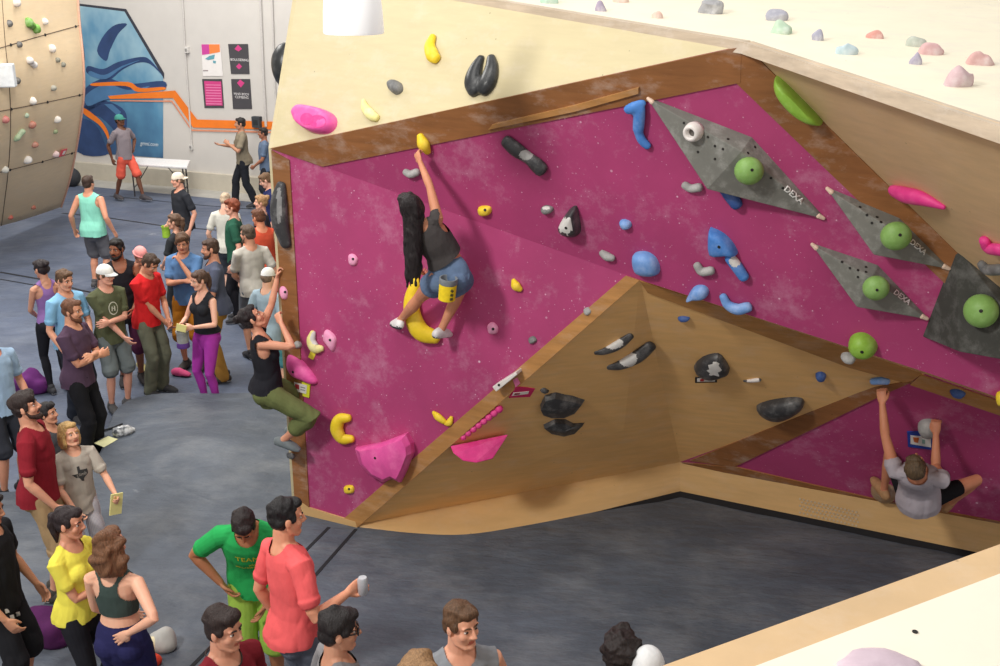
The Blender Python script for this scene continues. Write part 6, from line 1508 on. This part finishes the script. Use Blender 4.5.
# yellow chalk bag at the back of her waist
bc = P1.on(457, 284, .40)+N1*.15
b = MB(); b.lathe((0, 0, -.085), [(.045, 0), (.062, .01), (.064, .10), (.064, .13)], 20, mi=0); b.lathe((0, 0, .045), [(.064, 0), (.068, .005), (.066, .045), (.058, .045), (.052, .0)], 20, mi=1)
o = b.build('chalk_bag', [plain('bag_yellow', (240, 210, 40), .8), plain('bag_fleece', (130, 136, 142), .95)], None, True); smooth_by_angle(o, 45); o.location = bc; o.rotation_euler = (.1, .1, 0); tag(o, 'yellow chalk bag hanging at the waist of the long haired climber', 'chalk bag')
b = MB()
for k in range(3): b.box((.034, -.0565, -.05+.032*k), (.022, .008, .018), rotz(32) @ roty(20*k))
b.build('emblem', plain('bag_print', (90, 84, 40), .8), o)
# side climber at the arete
pel2 = atY(269, 386, 8.62)
XR = Vector((1, 0, 0)); YB = Vector((0, 1, 0))
f2 = climber('climber with a dark bun, black tank top and olive trousers pulling on the left arete',
    sp(skin=(220, 160, 132), hair=('bun', (38, 30, 32)), top=('tank', (36, 36, 42), dict(hem=.93)), bottom=('capri', (104, 112, 70)), shoes=(120, 128, 132), sole=(60, 62, 66), climbshoe=True), 1.64, pel2,
    frame(Z-XR*.05, -XR+YB*-.15), frame(Z-XR*.10, -XR+YB*-.25), (6, -26, 0),
    [atY(278, 276, 8.85), atY(281, 323, 8.62)], [Z*-1+XR*.3, XR*1.0-Z*.9-YB*.5],
    [atY(293, 428, 9.05), atY(283, 440, 8.62)], [XR*1+Z*.4+YB*.3, XR*1+Z*.35-YB*.25], [XR, XR*1-Z*.28-YB*.15], vox=.005, seed=72,
    palm=[XR*1.0-YB*.2, XR*.3+YB*1], hands=((55, 55), (60, 60)))
tubehold('small dark foothold under the shoe of the side climber at the arete', Plane(AB, A, AT), [(291, 455), (294, 456)], [3.5, 3], BLK, .8, .5)
# squatting climber in the low cave
N3 = PM3.n; U3 = (Z-N3*Z.dot(N3)).normalized(); XL3 = Vector((-1, .25, 0)).normalized()
pel3 = PM3.on(919, 494, .42)
UP3 = Vector((-.36, -.68, .64)).normalized()
f3 = climber('climber in a grey t-shirt and black shorts squatting under the low magenta cave',
    sp(skin=(204, 138, 106), hair=('short', (92, 74, 54)), top=('tee', (176, 168, 176), dict(sleeve=.12)), bottom=('tights', (30, 30, 34)), shoes=(170, 130, 92), sole=(60, 50, 44), climbshoe=True), 1.66, pel3,
    frame(UP3*1.0+Z*.5, -Z*.6+N3), frame(UP3, N3*1-Z*.5), (6, -6, 4),
    [PF2.on(880, 391, .10), PM3.on(936, 434, .12)], [XL3*.5+N3*.5, -XL3*.2+N3*.8-Z*.3],
    [PM3.on(884, 490, .14), PM3.on(950, 503, .16)], [XL3*.35-N3*.5+Z*.9, -XL3*1.0+Z*.5-N3*.3], [XL3*.5-N3*.7, -XL3*.3-N3*.8], fem=False, vox=.005, seed=73,
    palm=[-N3, -N3], hands=((60, 60), (65, 65)), build=.92)
# ================================================================ light and camera
w = bpy.data.worlds.new('hall_and_fill_light'); SC.world = w; w.use_nodes = True
w.node_tree.nodes['Background'].inputs[0].default_value = (1.0, .97, .94, 1); w.node_tree.nodes['Background'].inputs[1].default_value = .66
def area(name, loc, target, size, power, col=(1, .97, .92)):
    l = bpy.data.lights.new(name, 'AREA'); l.shape = 'RECTANGLE'; l.size, l.size_y = size; l.energy = power; l.color = col
    o = bpy.data.objects.new(name, l); COL.objects.link(o); o.location = loc
    o.rotation_euler = (Vector(target)-Vector(loc)).to_track_quat('-Z', 'Y').to_euler(); return o
area('hall_and_fill_light', (-5.5, 1.5, 8.5), (0.5, 8, 1.5), (1.1, 1.1), 600)
area('hall_and_fill_light', (-2, 6.5, 9), (-1.5, 7.5, 0), (3, 3), 150)
area('hall_and_fill_light', (-7, 14, 9), (-6, 14, 0), (5, 3), 460)
area('hall_and_fill_light', (-6, 20, 9), (-6.5, 22, 0), (6, 3), 560)
area('hall_and_fill_light', (3, 9, 9), (3, 8.5, 4), (3, 3), 60)
area('hall_and_fill_light', (-4.5, 12, 7.5), (-9, 19, 2), (2, 2), 420)  # added fill lamp without a known fixture, brightens the curved wall
cd = bpy.data.cameras.new('camera'); cam = bpy.data.objects.new('camera', cd); COL.objects.link(cam)
cam.location = CAM; cam.rotation_euler = (PI/2-TH, 0, 0); cd.sensor_width = 36; cd.sensor_fit = 'HORIZONTAL'; cd.lens = F/1000*36
cd.clip_start = .05; SC.camera = cam
SC.view_settings.view_transform = 'Standard'; SC.view_settings.look = 'None'; SC.view_settings.gamma = 1; SC.view_settings.use_curve_mapping = False
SC.view_settings.exposure = 0.0
